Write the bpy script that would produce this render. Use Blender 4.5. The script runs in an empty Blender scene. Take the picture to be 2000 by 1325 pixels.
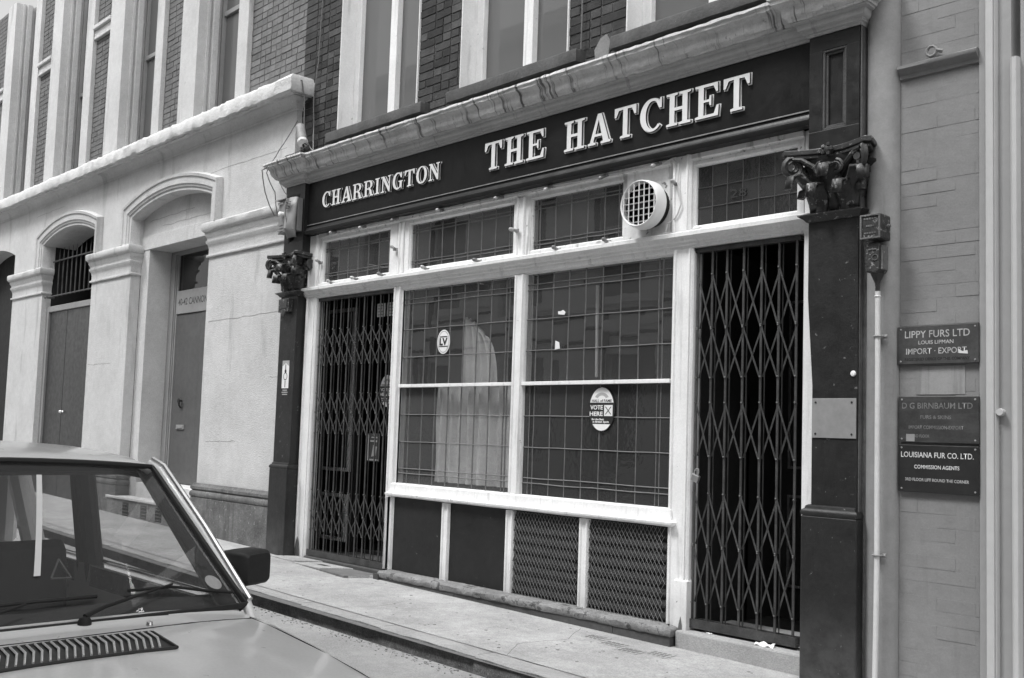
import bpy, bmesh, math, random
from mathutils import Vector, Matrix
random.seed(7)
C = bpy.context.scene.collection
PI = math.pi
# ------------------------------------------------------------------ camera
cd = bpy.data.cameras.new('camera'); cam = bpy.data.objects.new('camera', cd); C.objects.link(cam)
RR = ((0.70340772, 0.71007805, 0.03172915), (-0.02990926, 0.07416921, -0.99679705), (-0.71015704, 0.70020574, 0.07340911))
m = Matrix.Identity(4)
for i in range(3):
    m[i][0] = RR[0][i]; m[i][1] = -RR[1][i]; m[i][2] = -RR[2][i]
m.translation = (0, -5.65479, 1.4)
cam.matrix_world = m
cd.sensor_width = 36; cd.lens = 1947.54 * 36 / 2000
cd.shift_x = -0.01104; cd.shift_y = 0.02125
cd.clip_start = 0.05; cd.clip_end = 500
bpy.context.scene.camera = cam
# ------------------------------------------------------------------ light
w = bpy.data.worlds.new('World'); bpy.context.scene.world = w; w.use_nodes = True
nt = w.node_tree; nt.nodes.clear()
SUN_EL, SUN_AZ = math.radians(58), math.radians(-32)     # azimuth measured from -Y (street side) towards -X
sky = nt.nodes.new('ShaderNodeTexSky'); sky.sky_type = 'NISHITA'; sky.sun_disc = False
sky.sun_elevation = SUN_EL; sky.sun_rotation = math.radians(180 - 32); sky.dust_density = 3.0
bw = nt.nodes.new('ShaderNodeRGBToBW'); bg = nt.nodes.new('ShaderNodeBackground'); bg.inputs[1].default_value = 0.15
wo = nt.nodes.new('ShaderNodeOutputWorld')
nt.links.new(sky.outputs[0], bw.inputs[0]); nt.links.new(bw.outputs[0], bg.inputs[0]); nt.links.new(bg.outputs[0], wo.inputs[0])
ld = bpy.data.lights.new('sun', 'SUN'); ld.energy = 1.5; ld.angle = math.radians(14); ld.color = (1, 1, 1)
sun = bpy.data.objects.new('sun', ld); C.objects.link(sun)
sd = Vector((math.sin(SUN_AZ) * math.cos(SUN_EL), -math.cos(SUN_AZ) * math.cos(SUN_EL), math.sin(SUN_EL)))
sun.rotation_euler = sd.to_track_quat('Z', 'Y').to_euler(); sun.location = (-4, -6, 14)
vs = bpy.context.scene.view_settings
vs.view_transform = 'Standard'; vs.look = 'None'; vs.gamma = 1; vs.exposure = 1.15; vs.use_curve_mapping = False

# ------------------------------------------------------------------ materials
def mat(name, col, rough=.8, var=.12, vs_=3.0, bump=.0, bs=60., streak=0., streak_col=.02, sscale=(9, 9, .7), sth=.58,
        rand=0., metal=0., spec=.4, chips=0., chip_col=.03, chip_s=14., chip_th=.68, grime=None, coat=0., fine=0.):
    mt = bpy.data.materials.new(name); mt.use_nodes = True
    n = mt.node_tree.nodes; L = mt.node_tree.links; b = n['Principled BSDF']
    b.inputs['Roughness'].default_value = rough; b.inputs['Metallic'].default_value = metal
    b.inputs['Specular IOR Level'].default_value = spec
    if coat: b.inputs['Coat Weight'].default_value = coat; b.inputs['Coat Roughness'].default_value = .08
    geo = n.new('ShaderNodeNewGeometry'); pos = geo.outputs['Position']
    def noise(scale, vec=None, det=5, rough_=.6):
        t = n.new('ShaderNodeTexNoise'); t.inputs['Scale'].default_value = scale; t.inputs['Detail'].default_value = det
        t.inputs['Roughness'].default_value = rough_; L.new(vec or pos, t.inputs['Vector']); return t.outputs['Fac']
    def math_(op, a, b_, clamp=False):
        k = n.new('ShaderNodeMath'); k.operation = op; k.use_clamp = clamp
        for i, q in ((0, a), (1, b_)):
            if isinstance(q, (int, float)): k.inputs[i].default_value = q
            else: L.new(q, k.inputs[i])
        return k.outputs[0]
    def mr(v, a, b_, c, d):
        k = n.new('ShaderNodeMapRange'); L.new(v, k.inputs[0])
        for i, q in zip((1, 2, 3, 4), (a, b_, c, d)): k.inputs[i].default_value = q
        return k.outputs[0]
    v = mr(noise(vs_), .3, .7, col * (1 - var), col * (1 + var))
    v2 = mr(noise(vs_ * 9), .3, .7, 1 - var * .6, 1 + var * .6); v = math_('MULTIPLY', v, v2)
    if fine: v = math_('MULTIPLY', v, mr(noise(95., None, 3), .3, .7, 1 - fine, 1 + fine))
    if rand:
        oi = n.new('ShaderNodeObjectInfo'); v = math_('MULTIPLY', v, mr(oi.outputs['Random'], 0, 1, 1 - rand, 1 + rand))
    def mix(a, fac, c):
        k = n.new('ShaderNodeMix'); k.data_type = 'FLOAT'; L.new(fac, k.inputs[0]); L.new(a, k.inputs[2])
        if isinstance(c, (int, float)): k.inputs[3].default_value = c
        else: L.new(c, k.inputs[3])
        return k.outputs[0]
    if streak:
        mp = n.new('ShaderNodeMapping'); mp.inputs['Scale'].default_value = sscale; L.new(pos, mp.inputs[0])
        s = mr(noise(1., mp.outputs[0], 6, .65), sth, sth + .1, 0, streak); v = mix(v, s, streak_col)
    if chips:
        s = mr(noise(chip_s, None, 8, .7), chip_th, chip_th + .02, 0, chips); v = mix(v, s, chip_col)
    if grime:                                        # splashed dirt on the foot of a wall: (z from, z to, colour, strength)
        sx = n.new('ShaderNodeSeparateXYZ'); L.new(pos, sx.inputs[0])
        g = mr(sx.outputs[2], grime[0], grime[1], grime[3], 0); g = math_('MULTIPLY', g, mr(noise(9.), .3, .6, 0.3, 1.3), True); v = mix(v, g, grime[2])
    cb = n.new('ShaderNodeCombineColor')
    for i in range(3): L.new(v, cb.inputs[i])
    L.new(cb.outputs[0], b.inputs['Base Color'])
    if bump:
        bp = n.new('ShaderNodeBump'); bp.inputs['Strength'].default_value = 1; bp.inputs['Distance'].default_value = bump
        L.new(noise(bs, None, 6, .65), bp.inputs['Height']); L.new(bp.outputs[0], b.inputs['Normal'])
    rn = mr(noise(12.), .3, .7, max(rough - .08, .02), min(rough + .1, 1)); L.new(rn, b.inputs['Roughness'])
    return mt
def glass(name, tint=.75, rough=.02, bump=0., bs=20., haze=0., hcol=.3, ior=1.5):
    mt = bpy.data.materials.new(name); mt.use_nodes = True; n = mt.node_tree.nodes; L = mt.node_tree.links
    n.clear(); o = n.new('ShaderNodeOutputMaterial'); fr = n.new('ShaderNodeFresnel'); fr.inputs[0].default_value = ior
    tr = n.new('ShaderNodeBsdfTransparent'); tr.inputs[0].default_value = (tint, tint, tint, 1)
    gl = n.new('ShaderNodeBsdfGlossy'); gl.inputs['Roughness'].default_value = rough
    mx = n.new('ShaderNodeMixShader'); last = tr.outputs[0]
    gb = n.new('ShaderNodeNewGeometry'); sb_ = n.new('ShaderNodeMath'); sb_.operation = 'SUBTRACT'; sb_.inputs[0].default_value = 1; L.new(gb.outputs['Backfacing'], sb_.inputs[1])
    mu = n.new('ShaderNodeMath'); mu.operation = 'MULTIPLY'; L.new(fr.outputs[0], mu.inputs[0]); L.new(sb_.outputs[0], mu.inputs[1]); L.new(mu.outputs[0], mx.inputs[0])
    if haze:
        df = n.new('ShaderNodeBsdfDiffuse'); df.inputs[0].default_value = (hcol, hcol, hcol, 1)
        mh = n.new('ShaderNodeMixShader'); mh.inputs[0].default_value = haze; L.new(last, mh.inputs[1]); L.new(df.outputs[0], mh.inputs[2]); last = mh.outputs[0]
    L.new(last, mx.inputs[1]); L.new(gl.outputs[0], mx.inputs[2]); L.new(mx.outputs[0], o.inputs[0])
    if bump:
        geo = n.new('ShaderNodeNewGeometry'); t = n.new('ShaderNodeTexNoise'); t.inputs['Scale'].default_value = bs; L.new(geo.outputs['Position'], t.inputs['Vector'])
        bp = n.new('ShaderNodeBump'); bp.inputs['Distance'].default_value = bump; bp.inputs['Strength'].default_value = 1
        L.new(t.outputs['Fac'], bp.inputs['Height']); L.new(bp.outputs[0], gl.inputs['Normal'])
    return mt
M = dict(
    white=mat('white_gloss_paint', .74, .45, .07, 4, .0012, 70, chips=.8, chip_col=.06, chip_s=13, chip_th=.665, fine=.06, streak=.35, streak_col=.3, sscale=(14, 14, 1.0), sth=.56, grime=(.1, .45, .2, .35)),
    whiteold=mat('weathered_white_paint', .66, .6, .12, 5, .002, 60, chips=.8, chip_col=.1, chip_s=11, chip_th=.61, streak=.6, streak_col=.16, sscale=(16, 16, 1.3), sth=.56),
    dark=mat('black_gloss_paint', .012, .38, .25, 3, .001, 50, chips=.5, chip_col=.25, chip_s=34, chip_th=.70),
    darkworn=mat('worn_black_paint', .015, .45, .3, 4, .002, 40, chips=.55, chip_col=.25, chip_s=22, chip_th=.645, grime=(.0, .5, .09, .5)),
    darkcap=mat('flaking_black_iron_paint', .034, .42, .4, 8, .003, 60, chips=.6, chip_col=.32, chip_s=24, chip_th=.585),
    fascia=mat('black_fascia_board', .009, .42, .2, 2, .0006, 30, spec=.22),
    cream=mat('cream_letter_paint', .66, .45, .05, 5, 0),
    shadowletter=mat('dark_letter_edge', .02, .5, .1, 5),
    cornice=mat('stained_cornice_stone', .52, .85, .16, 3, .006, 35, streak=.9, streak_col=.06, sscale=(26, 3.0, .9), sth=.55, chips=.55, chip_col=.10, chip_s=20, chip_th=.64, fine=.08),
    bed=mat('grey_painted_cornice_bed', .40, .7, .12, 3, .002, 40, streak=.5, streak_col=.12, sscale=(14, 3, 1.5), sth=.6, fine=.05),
    brick=mat('sooty_pub_brick', .045, .9, .3, 7, .006, 70, rand=.5, chips=.35, chip_col=.2, chip_s=13, chip_th=.68, fine=.1),
    mortar=mat('grey_mortar', .13, .95, .3, 6, .006, 90, chips=.4, chip_col=.26, chip_s=9, chip_th=.6),
    brick2=mat('brown_stock_brick', .15, .9, .25, 5, .006, 70, rand=.16, fine=.1),
    mortar2=mat('pale_mortar', .19, .95, .2, 6, .006, 90),
    stucco=mat('painted_stucco', .51, .85, .10, 1.6, .006, 60, streak=.6, streak_col=.27, sscale=(3, 3, .5), sth=.58, fine=.14, chips=.35, chip_col=.2, chip_s=7, chip_th=.69, grime=(.2, 1.0, .22, .4)),
    stuccotop=mat('sunbleached_ledge_stone', .56, .9, .14, 5, .012, 35, chips=.6, chip_col=.16, chip_s=14, chip_th=.7, fine=.07),
    plinth=mat('dirty_stone_plinth', .12, .85, .35, 4, .008, 40, chips=.7, chip_col=.42, chip_s=26, chip_th=.62, streak=.75, streak_col=.07, sscale=(10, 10, .8), sth=.55),
    slab=mat('worn_stone_ledge', .20, .85, .3, 6, .01, 30, chips=.8, chip_col=.05, chip_s=12, chip_th=.57, fine=.1),
    riser=mat('dark_stone_base', .062, .8, .25, 4, .004, 40, chips=.4, chip_col=.18, chip_s=6, chip_th=.68),
    paving=mat('pale_mastic_paving', .33, .9, .2, 1.8, .004, 110, fine=.25, chips=.6, chip_col=.17, chip_s=14, chip_th=.66, streak=.3, streak_col=.22, sscale=(1.2, 4, 1), sth=.55),
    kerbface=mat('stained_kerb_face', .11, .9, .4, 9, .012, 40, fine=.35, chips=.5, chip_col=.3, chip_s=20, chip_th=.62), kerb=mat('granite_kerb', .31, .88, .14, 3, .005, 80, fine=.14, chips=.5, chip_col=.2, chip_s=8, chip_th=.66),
    joint=mat('dark_joint', .13, .95, .2, 8),
    road=mat('asphalt_road', .30, .9, .15, 1.5, .006, 90, fine=.2, chips=.5, chip_col=.3, chip_s=60, chip_th=.66),
    pier=mat('grey_painted_pier', .24, .7, .12, 1.6, .002, 30, streak=.5, streak_col=.11, sscale=(9, 9, .45), sth=.55, fine=.05),
    pierdark=mat('brown_stained_edge', .10, .7, .3, 5, .003, 30, streak=.6, streak_col=.03, sscale=(20, 20, .6), sth=.5),
    panel=mat('grey_painted_brickwork', .19, .75, .1, 1.5, .004, 9, fine=.06, streak=.35, streak_col=.13, sscale=(6, 6, .8), sth=.57),
    pipe=mat('white_painted_conduit', .55, .5, .08, 4, .001, 40, chips=.5, chip_col=.25, chip_s=15, chip_th=.7),
    trimlight=mat('light_grey_trim', .42, .55, .05, 2, .001, 30), trim=mat('mid_grey_trim', .27, .6, .06, 2, .001, 30),
    glass=glass('old_leaded_glass', .85, .012, .0002, 6, .10, .22, ior=2.0), glasslow=glass('obscured_leaded_glass', .85, .06, .0015, 30, .12, .3, ior=1.5), glassobs=glass('frosted_dark_glass', .5, .06, .0008, 25, .5, .055, ior=1.8),
    glassup=glass('sash_window_glass', .4, .02, .0006, 3, .7, .17, ior=1.7), carglass=glass('windscreen_glass', .80, .004, 0, 20, .05, .45, ior=1.36),
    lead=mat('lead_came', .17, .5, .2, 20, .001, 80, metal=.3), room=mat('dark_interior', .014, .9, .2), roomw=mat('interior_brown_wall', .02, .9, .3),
    curtain=mat('net_curtain', .8, .9, .15, 6), iron=mat('rusty_gate_iron', .058, .5, .35, 10, .001, 90, metal=.25, chips=.4, chip_col=.12, chip_s=30, chip_th=.62),
    mesh=mat('wire_mesh', .14, .55, .2, 20, metal=.2), slat=mat('louvre_slat', .016, .6, .3, 6), board=mat('black_stallriser_board', .012, .5, .3, 2, .001, 60, chips=.4, chip_col=.3, chip_s=18, chip_th=.68),
    lobby=mat('lobby_door_trim', .65, .6, .15), paper=mat('faded_paper', .75, .9, .12, 9), black=mat('matt_black', .015, .7, .2),
    fan=mat('white_fan_plastic', .76, .35, .04, 3, fine=.02), fangrid=mat('fan_grille_grey', .45, .4, .05), bulb=mat('painted_bulb', .30, .25, .2, 30, rand=.5), holder=mat('bulb_holder', .22, .5, .2),
    cable=mat('old_cable', .13, .6, .2), cablew=mat('paint_covered_cable', .55, .6, .1), brass=mat('weathered_metal', .32, .4, .2, 10, metal=.5),
    signd=mat('engraved_dark_sign', .022, .35, .15, 4), signm=mat('grey_brown_sign', .048, .5, .25, 6, streak=.4, streak_col=.1, sscale=(5, 5, 5), sth=.55), sigb=mat('bleached_black_sign', .034, .5, .3, 8, streak=.3, streak_col=.07, sscale=(3, 3, 20), sth=.5),
    lett=mat('sign_lettering', .55, .6, .1, 20), lettm=mat('aged_sign_lettering', .36, .6, .2, 20), lettf=mat('faded_sign_lettering', .15, .6, .3, 30),
    plate=mat('dull_metal_plate', .24, .55, .12, 3, .001, 20, metal=.1), stickw=mat('white_sticker', .72, .5, .04), stickb=mat('black_sticker_print', .02, .5, .1), stickg=mat('grey_sticker_print', .35, .5, .1),
    sill=mat('dark_painted_sill', .06, .8, .3, 5, .004, 40, chips=.5, chip_col=.25, chip_s=9, chip_th=.68), door=mat('dull_painted_door', .085, .5, .12, 2, .001, 25), doord=mat('dark_panelled_door', .028, .4, .2, 2, .001, 25), doorframe=mat('grey_door_frame', .24, .6, .1, 2), fanlight=glass('fanlight_glass', .5, .02),
    carpaint=mat('silver_beige_car_paint', .67, .34, .03, 1.5, spec=.5, coat=.7, fine=.04, chips=.25, chip_col=.8, chip_s=40, chip_th=.69), rubber=mat('black_rubber', .016, .6, .2), pillarglint=mat('polished_highlight_metal', .8, .25, .03, metal=1), chrome=mat('chrome_trim', .7, .12, .03, metal=1), trimc=mat('dark_car_interior', .03, .7, .3),
    vent=mat('black_vent_grille', .02, .4, .1), disc=mat('tax_disc_paper', .6, .6, .12, 60), tyre=mat('tyre_rubber', .02, .8, .2), lamp=mat('white_lamp_cover', .75, .3, .03), alarm=mat('grey_alarm_cover', .16, .4, .15, 6), clay=mat('stone_spotlight', .2, .6, .25, 12),
    oppw=mat('opposite_stucco', .68, .8, .1, 1), oppd=mat('opposite_window_dark', .20, .2, .1), tri=mat('faint_triangle', .10, .6, .1), carddark=mat('dark_card', .035, .6, .1), steel=mat('padlock_steel', .5, .3, .1, metal=.8),
)
# ------------------------------------------------------------------ mesh helpers
class MB:
    def __init__(s): s.v = []; s.f = []
    def add(s, vs_, fs):
        k = len(s.v); s.v += [tuple(p) for p in vs_]; s.f += [tuple(i + k for i in f) for f in fs]; return s
    def box(s, x0, x1, y0, y1, z0, z1):
        x0, x1 = min(x0, x1), max(x0, x1); y0, y1 = min(y0, y1), max(y0, y1); z0, z1 = min(z0, z1), max(z0, z1)
        return s.add([(x0, y0, z0), (x1, y0, z0), (x1, y1, z0), (x0, y1, z0), (x0, y0, z1), (x1, y0, z1), (x1, y1, z1), (x0, y1, z1)],
                     [(3, 2, 1, 0), (4, 5, 6, 7), (0, 1, 5, 4), (1, 2, 6, 5), (2, 3, 7, 6), (3, 0, 4, 7)])
    def prism(s, poly, axis, a, b):
        # poly 2D; axis 'x': (y,z) 'z': (x,y) 'y': (x,z)
        def P(p, t): return (t, p[0], p[1]) if axis == 'x' else ((p[0], p[1], t) if axis == 'z' else (p[0], t, p[1]))
        n = len(poly); vs_ = [P(p, a) for p in poly] + [P(p, b) for p in poly]
        return s.add(vs_, [tuple(range(n))[::-1], tuple(range(n, 2 * n))] + [(i, (i + 1) % n, n + (i + 1) % n, n + i) for i in range(n)])
    def grid(s, rows, closed=False, cap=False):
        n = len(rows[0]); vs_ = [p for r in rows for p in r]; fs = []
        for i in range(len(rows) - 1):
            for j in range(n if closed else n - 1):
                fs.append((i * n + j, i * n + (j + 1) % n, (i + 1) * n + (j + 1) % n, (i + 1) * n + j))
        if cap: fs += [tuple(range(n))[::-1], tuple((len(rows) - 1) * n + j for j in range(n))]
        return s.add(vs_, fs)
    def tube(s, pts, r, n=8, flat=None):
        pts = [Vector(p) for p in pts]; rows = []; prev = None
        for i, p in enumerate(pts):
            d = (pts[min(i + 1, len(pts) - 1)] - pts[max(i - 1, 0)]).normalized()
            if prev is None:
                u = d.cross(Vector((0, 0, 1)));
                if u.length < .05: u = d.cross(Vector((0, 1, 0)))
            else: u = prev - d * prev.dot(d)
            u.normalize(); prev = u; v = d.cross(u); rr = r[i] if isinstance(r, (list, tuple)) else r
            rows.append([p + u * rr * math.cos(2 * PI * k / n) + v * rr * math.sin(2 * PI * k / n) for k in range(n)])
        return s.grid(rows, True, True)
    def lathe(s, prof, c, axis='z', n=24):
        rows = []
        for r, t in prof:
            row = []
            for k in range(n):
                a = 2 * PI * k / n; u, v = r * math.cos(a), r * math.sin(a)
                row.append((c[0] + u, c[1] + v, c[2] + t) if axis == 'z' else ((c[0] + u, c[1] + t, c[2] + v) if axis == 'y' else (c[0] + t, c[1] + u, c[2] + v)))
            rows.append(row)
        return s.grid(rows, True, True)
def link(name, me, ma, parent=None, loc=None):
    o = bpy.data.objects.new(name, me); C.objects.link(o)
    if ma and not me.materials: me.materials.append(ma)
    if parent is not None: o.parent = parent
    if loc is not None: o.location = loc
    return o
ORG = {}
def org(p):
    while p is not None:
        if p.name in ORG: return ORG[p.name]
        p = p.parent
    return Vector((0, 0, 0))
def obj(name, mb, ma, parent=None, bev=0, smooth=False, origin=None, solid=0):
    og = org(parent) if parent is not None else Vector(origin or (0, 0, 0))
    me = bpy.data.meshes.new(name); me.from_pydata([tuple(Vector(p) - og) for p in mb.v], [], mb.f); me.validate()
    bm = bmesh.new(); bm.from_mesh(me); bmesh.ops.recalc_face_normals(bm, faces=bm.faces); bm.to_mesh(me); bm.free()
    o = link(name, me, M[ma], parent)
    if parent is None: o.location = og; ORG[o.name] = og
    if solid:
        k = o.modifiers.new('solid', 'SOLIDIFY'); k.thickness = solid; k.offset = 0
    if bev:
        k = o.modifiers.new('bevel', 'BEVEL'); k.width = bev; k.segments = 2; k.limit_method = 'ANGLE'; k.angle_limit = .6
    if smooth:
        for p in me.polygons: p.use_smooth = True
        if smooth != 'all':
            try: me.set_sharp_from_angle(angle=.7)
            except Exception: pass
    return o
def thing(name, label, cat, loc, group=None):
    o = bpy.data.objects.new(name, None); C.objects.link(o); o.location = loc; o.empty_display_size = .1; ORG[o.name] = Vector(loc)
    tag(o, label, cat, group); return o
def tag(o, label, cat=None, group=None):
    o['label'] = label
    if cat: o['category'] = cat
    if group: o['group'] = group
    return o
def struct(o): o['kind'] = 'structure'; return o
def stuff(o): o['kind'] = 'stuff'; return o
def B(*a): return MB().box(*a)
def subdiv(path, step):
    out = [path[0]]
    for a, b in zip(path, path[1:]):
        L_ = math.dist(a, b); k = max(1, int(L_ / step))
        out += [tuple(a[i] + (b[i] - a[i]) * j / k for i in range(len(a))) for j in range(1, k + 1)]
    return out
def sweep(mb, path, prof, step=None, jit=0.):
    """profile (out, z) carried round a plan path (x, y) with mitred corners"""
    if step: path = subdiv(path, step)
    rows = []
    for i, p in enumerate(path):
        ns = []
        for a, b in ((path[i - 1], p) if i else (None, None), (p, path[i + 1]) if i < len(path) - 1 else (None, None)):
            if a is None: continue
            d = Vector((b[0] - a[0], b[1] - a[1])).normalized(); ns.append(Vector((d.y, -d.x)))
        mm = ns[0] if len(ns) == 1 else (ns[0] + ns[1]) / (1 + ns[0].dot(ns[1]))
        rows.append([(p[0] + mm.x * (o + (random.uniform(-jit, jit) if o > .05 else 0)), p[1] + mm.y * (o + (random.uniform(-jit, jit) if o > .05 else 0)), z + random.uniform(-jit, jit)) for o, z in prof])
    return mb.grid(rows, True, True)
def text_mesh(txt, size, wid=None, bold=0.):
    cu = bpy.data.curves.new('t', 'FONT'); cu.body = txt; cu.size = size; cu.align_x = 'CENTER'; cu.align_y = 'CENTER'; cu.offset = bold; cu.resolution_u = 3
    o = bpy.data.objects.new('t', cu); C.objects.link(o); bpy.context.view_layer.update()
    me = bpy.data.meshes.new_from_object(o.evaluated_get(bpy.context.evaluated_depsgraph_get())); bpy.data.objects.remove(o)
    if wid and len(me.vertices):
        xs = [v.co.x for v in me.vertices]; k = wid / (max(xs) - min(xs)); c0 = (max(xs) + min(xs)) / 2
        for v in me.vertices: v.co.x = (v.co.x - c0) * k
    return me
def text(name, txt, x, y, z, size, wid, ma, parent, bold=0.):
    me = text_mesh(txt, size, wid, bold)
    zs = [v.co.y for v in me.vertices]; zc = (max(zs) + min(zs)) / 2
    me.transform(Matrix.Translation((0, -zc, 0))); me.transform(Matrix.Rotation(PI / 2, 4, 'X'))
    o = link(name, me, M[ma], parent, Vector((x, y, z)) - org(parent)); return o
def gz(x):
    z = -.0138 * (x + 4.14)
    if x < -7.4: z += .008 * (-7.4 - x)
    return z
# ------------------------------------------------------------------ ground
XS = [-60, -30, -20, -17, -14, -11, -9.34, -7.4, -5, -3, 0, 4, 12, 40]
g = MB(); g.grid([[(x, y, gz(x) - .13) for x in XS] for y in (40, 0, -40)]); struct(obj('ground', g, 'road'))
r = MB(); r.grid([[(x, y, gz(x) - .105 + c_) for x in XS] for y, c_ in ((-1.385, 0), (-3.6, .03), (-5.3, .0))]); struct(obj('road', r, 'road'))
pv = MB(); pv.grid([[(x, y, gz(x) + (0 if y > -1.3 else -.004)) for x in XS] for y in (.4, .1, -.3, -.8, -1.1875)])
pv = struct(obj('pavement', pv, 'paving'))
pv['label'] = 'pale smooth pavement in front of the pub'
op = MB(); sweep(op, [(40, -5.3), (-40, -5.3)], [(-2.5, -.2), (0, -.2), (0, 0), (-2.5, 0)]); 
op = MB(); op.grid([[(x, -5.3, gz(x) - .12) for x in XS], [(x, -5.3, gz(x)) for x in XS], [(x, -7.7, gz(x) + .02) for x in XS]]); struct(obj('opposite_pavement', op, 'paving'))
kb = struct(obj('kerb', MB().grid([[(x, y, gz(x) - .02) for x in XS] for y in (-1.17, -1.375)]), 'joint'))
x = -20.0; first = None
for i in range(26):
    Lk = random.uniform(.9, 1.35); x1 = x + Lk - .008
    y0 = -1.30 - .019 * (x + 7.6) if x > -7.6 else -1.30
    y0 = max(min(y0, -1.30), -1.40); j = .004
    s = MB(); rows = []
    for t in [k / 8 for k in range(9)]:
        xx = x + (x1 - x) * t; z = gz(xx); q = random.uniform(-j, j)
        rows.append([(xx, -1.19, z - .14), (xx, -1.19 + q, z - .003), (xx, y0 + .018, z + q * .4), (xx, y0 + .004, z - .012 + q), (xx, y0 - .004 + q, z - .04), (xx, y0 - .012 + q, z - .14)])
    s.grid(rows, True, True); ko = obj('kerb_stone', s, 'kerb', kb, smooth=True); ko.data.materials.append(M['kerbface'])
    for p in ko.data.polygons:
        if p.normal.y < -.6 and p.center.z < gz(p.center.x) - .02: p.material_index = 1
    x += Lk
# ------------------------------------------------------------------ PUBLIC HOUSE
PX0, PX1 = -9.335, -2.81
pub = thing('public_house', 'pub with black name fascia, white leaded windows and black pilasters', 'pub', (-6.1, 0, 0))
# upper wall ---------------------------------------------------
WIN = [(-8.63, -7.315), (-6.70, -5.374), (-4.77, -3.45)]
ZT = 7.2
wl = MB(); wl.box(-9.34, -2.6, .10, .4, 3.9, 4.45)
xs = [-9.34] + [v for a in WIN for v in a] + [-2.6]
for a, b in zip(xs[::2], xs[1::2]): wl.box(a, b, .058, .42, 4.451, ZT)
wl.box(-9.34, -2.6, .062, .099, 4.0, 4.449)
wall = obj('brick_wall', wl, 'mortar', pub)
bb = bpy.data.meshes.new('brick'); t = MB().box(-.5, .5, -.5, .5, -.5, .5); bb.from_pydata(t.v, [], t.f); bb.materials.append(M['brick'])
bb2 = bb.copy(); bb2.materials.clear(); bb2.materials.append(M['brick2'])
CO = .0768
def brick_run(x0, x1, z0, z1, yface, me, parent, mxz, matname, seed=0):
    rnd = random.Random(seed); k = 0; z = z0; rest = MB(); og = org(parent)
    while z < z1 - .03:
        xx = x0; ln = [.225, .112][k % 2] if (k // 2) % 2 == 0 else [.112, .225][k % 2]
        first_ = True
        while xx < x1 - .01:
            l = (.215 if (k % 2 == 0) else .104)
            if first_ and k % 2: l = .215
            if rnd.random() < .14: l = .104
            first_ = False; e = min(xx + l, x1)
            if x1 - e < .05: e = x1
            j = rnd.uniform(-.003, .003); h = CO - .011 + rnd.uniform(-.002, .002)
            if z < mxz:
                o = bpy.data.objects.new('brick', me); C.objects.link(o); o.parent = parent
                o.location = Vector(((xx + e) / 2, yface + .05 + j, z + CO / 2)) - og; o.scale = (e - xx, .1, h)
                o.rotation_euler = (rnd.uniform(-.02, .02), rnd.uniform(-.012, .012), rnd.uniform(-.012, .012))
            else: rest.box(xx, e, yface + j, yface + .1, z + .005, z + .005 + h)
            xx = e + .011
        z += CO; k += 1
    return rest
# first course sits level with the cornice top
rest = MB()
for i, (a, b) in enumerate(zip(xs[::2], xs[1::2])):
    if i == 3: b = -2.82
    q = brick_run(a, b, 4.455, 6.8, .05, bb, wall, 5.75 if i < 3 else 4.4, 'brick', i + 3); rest.add(q.v, q.f)
q = brick_run(-9.34, -8.72, 4.455 - CO * 4, 4.45, .05, bb, wall, 9, 'brick', 11)
q = brick_run(-7.13, -6.80, 4.455 - CO * 4, 4.45, .05, bb, wall, 9, 'brick', 12)
q = brick_run(-5.19, -4.87, 4.455 - CO * 4, 4.45, .05, bb, wall, 9, 'brick', 13)
stuff(obj('upper_brick', rest, 'brick', wall))
for (x0, x1) in ((-5.10, -5.0),):       # plaster patch by the sill
    pt = MB().prism([(-5.08, 4.33), (-4.95, 4.31), (-4.93, 4.45), (-4.97, 4.52), (-5.03, 4.50), (-5.09, 4.42)], 'y', .038, .05); obj('plaster_patch', pt, 'mortar2', wall)
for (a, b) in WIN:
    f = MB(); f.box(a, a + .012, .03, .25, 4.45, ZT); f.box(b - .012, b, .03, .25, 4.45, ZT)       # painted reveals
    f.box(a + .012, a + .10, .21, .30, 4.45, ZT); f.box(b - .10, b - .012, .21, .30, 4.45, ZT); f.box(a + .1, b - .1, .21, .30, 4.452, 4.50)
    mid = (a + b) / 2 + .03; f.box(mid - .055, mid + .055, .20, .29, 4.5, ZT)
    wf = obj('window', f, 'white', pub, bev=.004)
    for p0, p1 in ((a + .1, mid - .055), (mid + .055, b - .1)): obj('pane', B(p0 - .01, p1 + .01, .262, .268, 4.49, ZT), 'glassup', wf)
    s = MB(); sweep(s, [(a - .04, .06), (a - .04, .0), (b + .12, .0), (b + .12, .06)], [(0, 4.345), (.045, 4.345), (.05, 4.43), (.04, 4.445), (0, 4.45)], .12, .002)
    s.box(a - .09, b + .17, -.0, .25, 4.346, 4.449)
    sl = obj('sill', s, 'sill', wf, smooth=True); obj('sill_shadow', B(a - .085, b + .16, .02, .057, 4.22, 4.344), 'black', wf)  # black strip below the sill paints in the shadow under it
    obj('blind', B(a + .03, b - .03, .36, .365, 4.5, ZT), 'roomw', wf)
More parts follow.
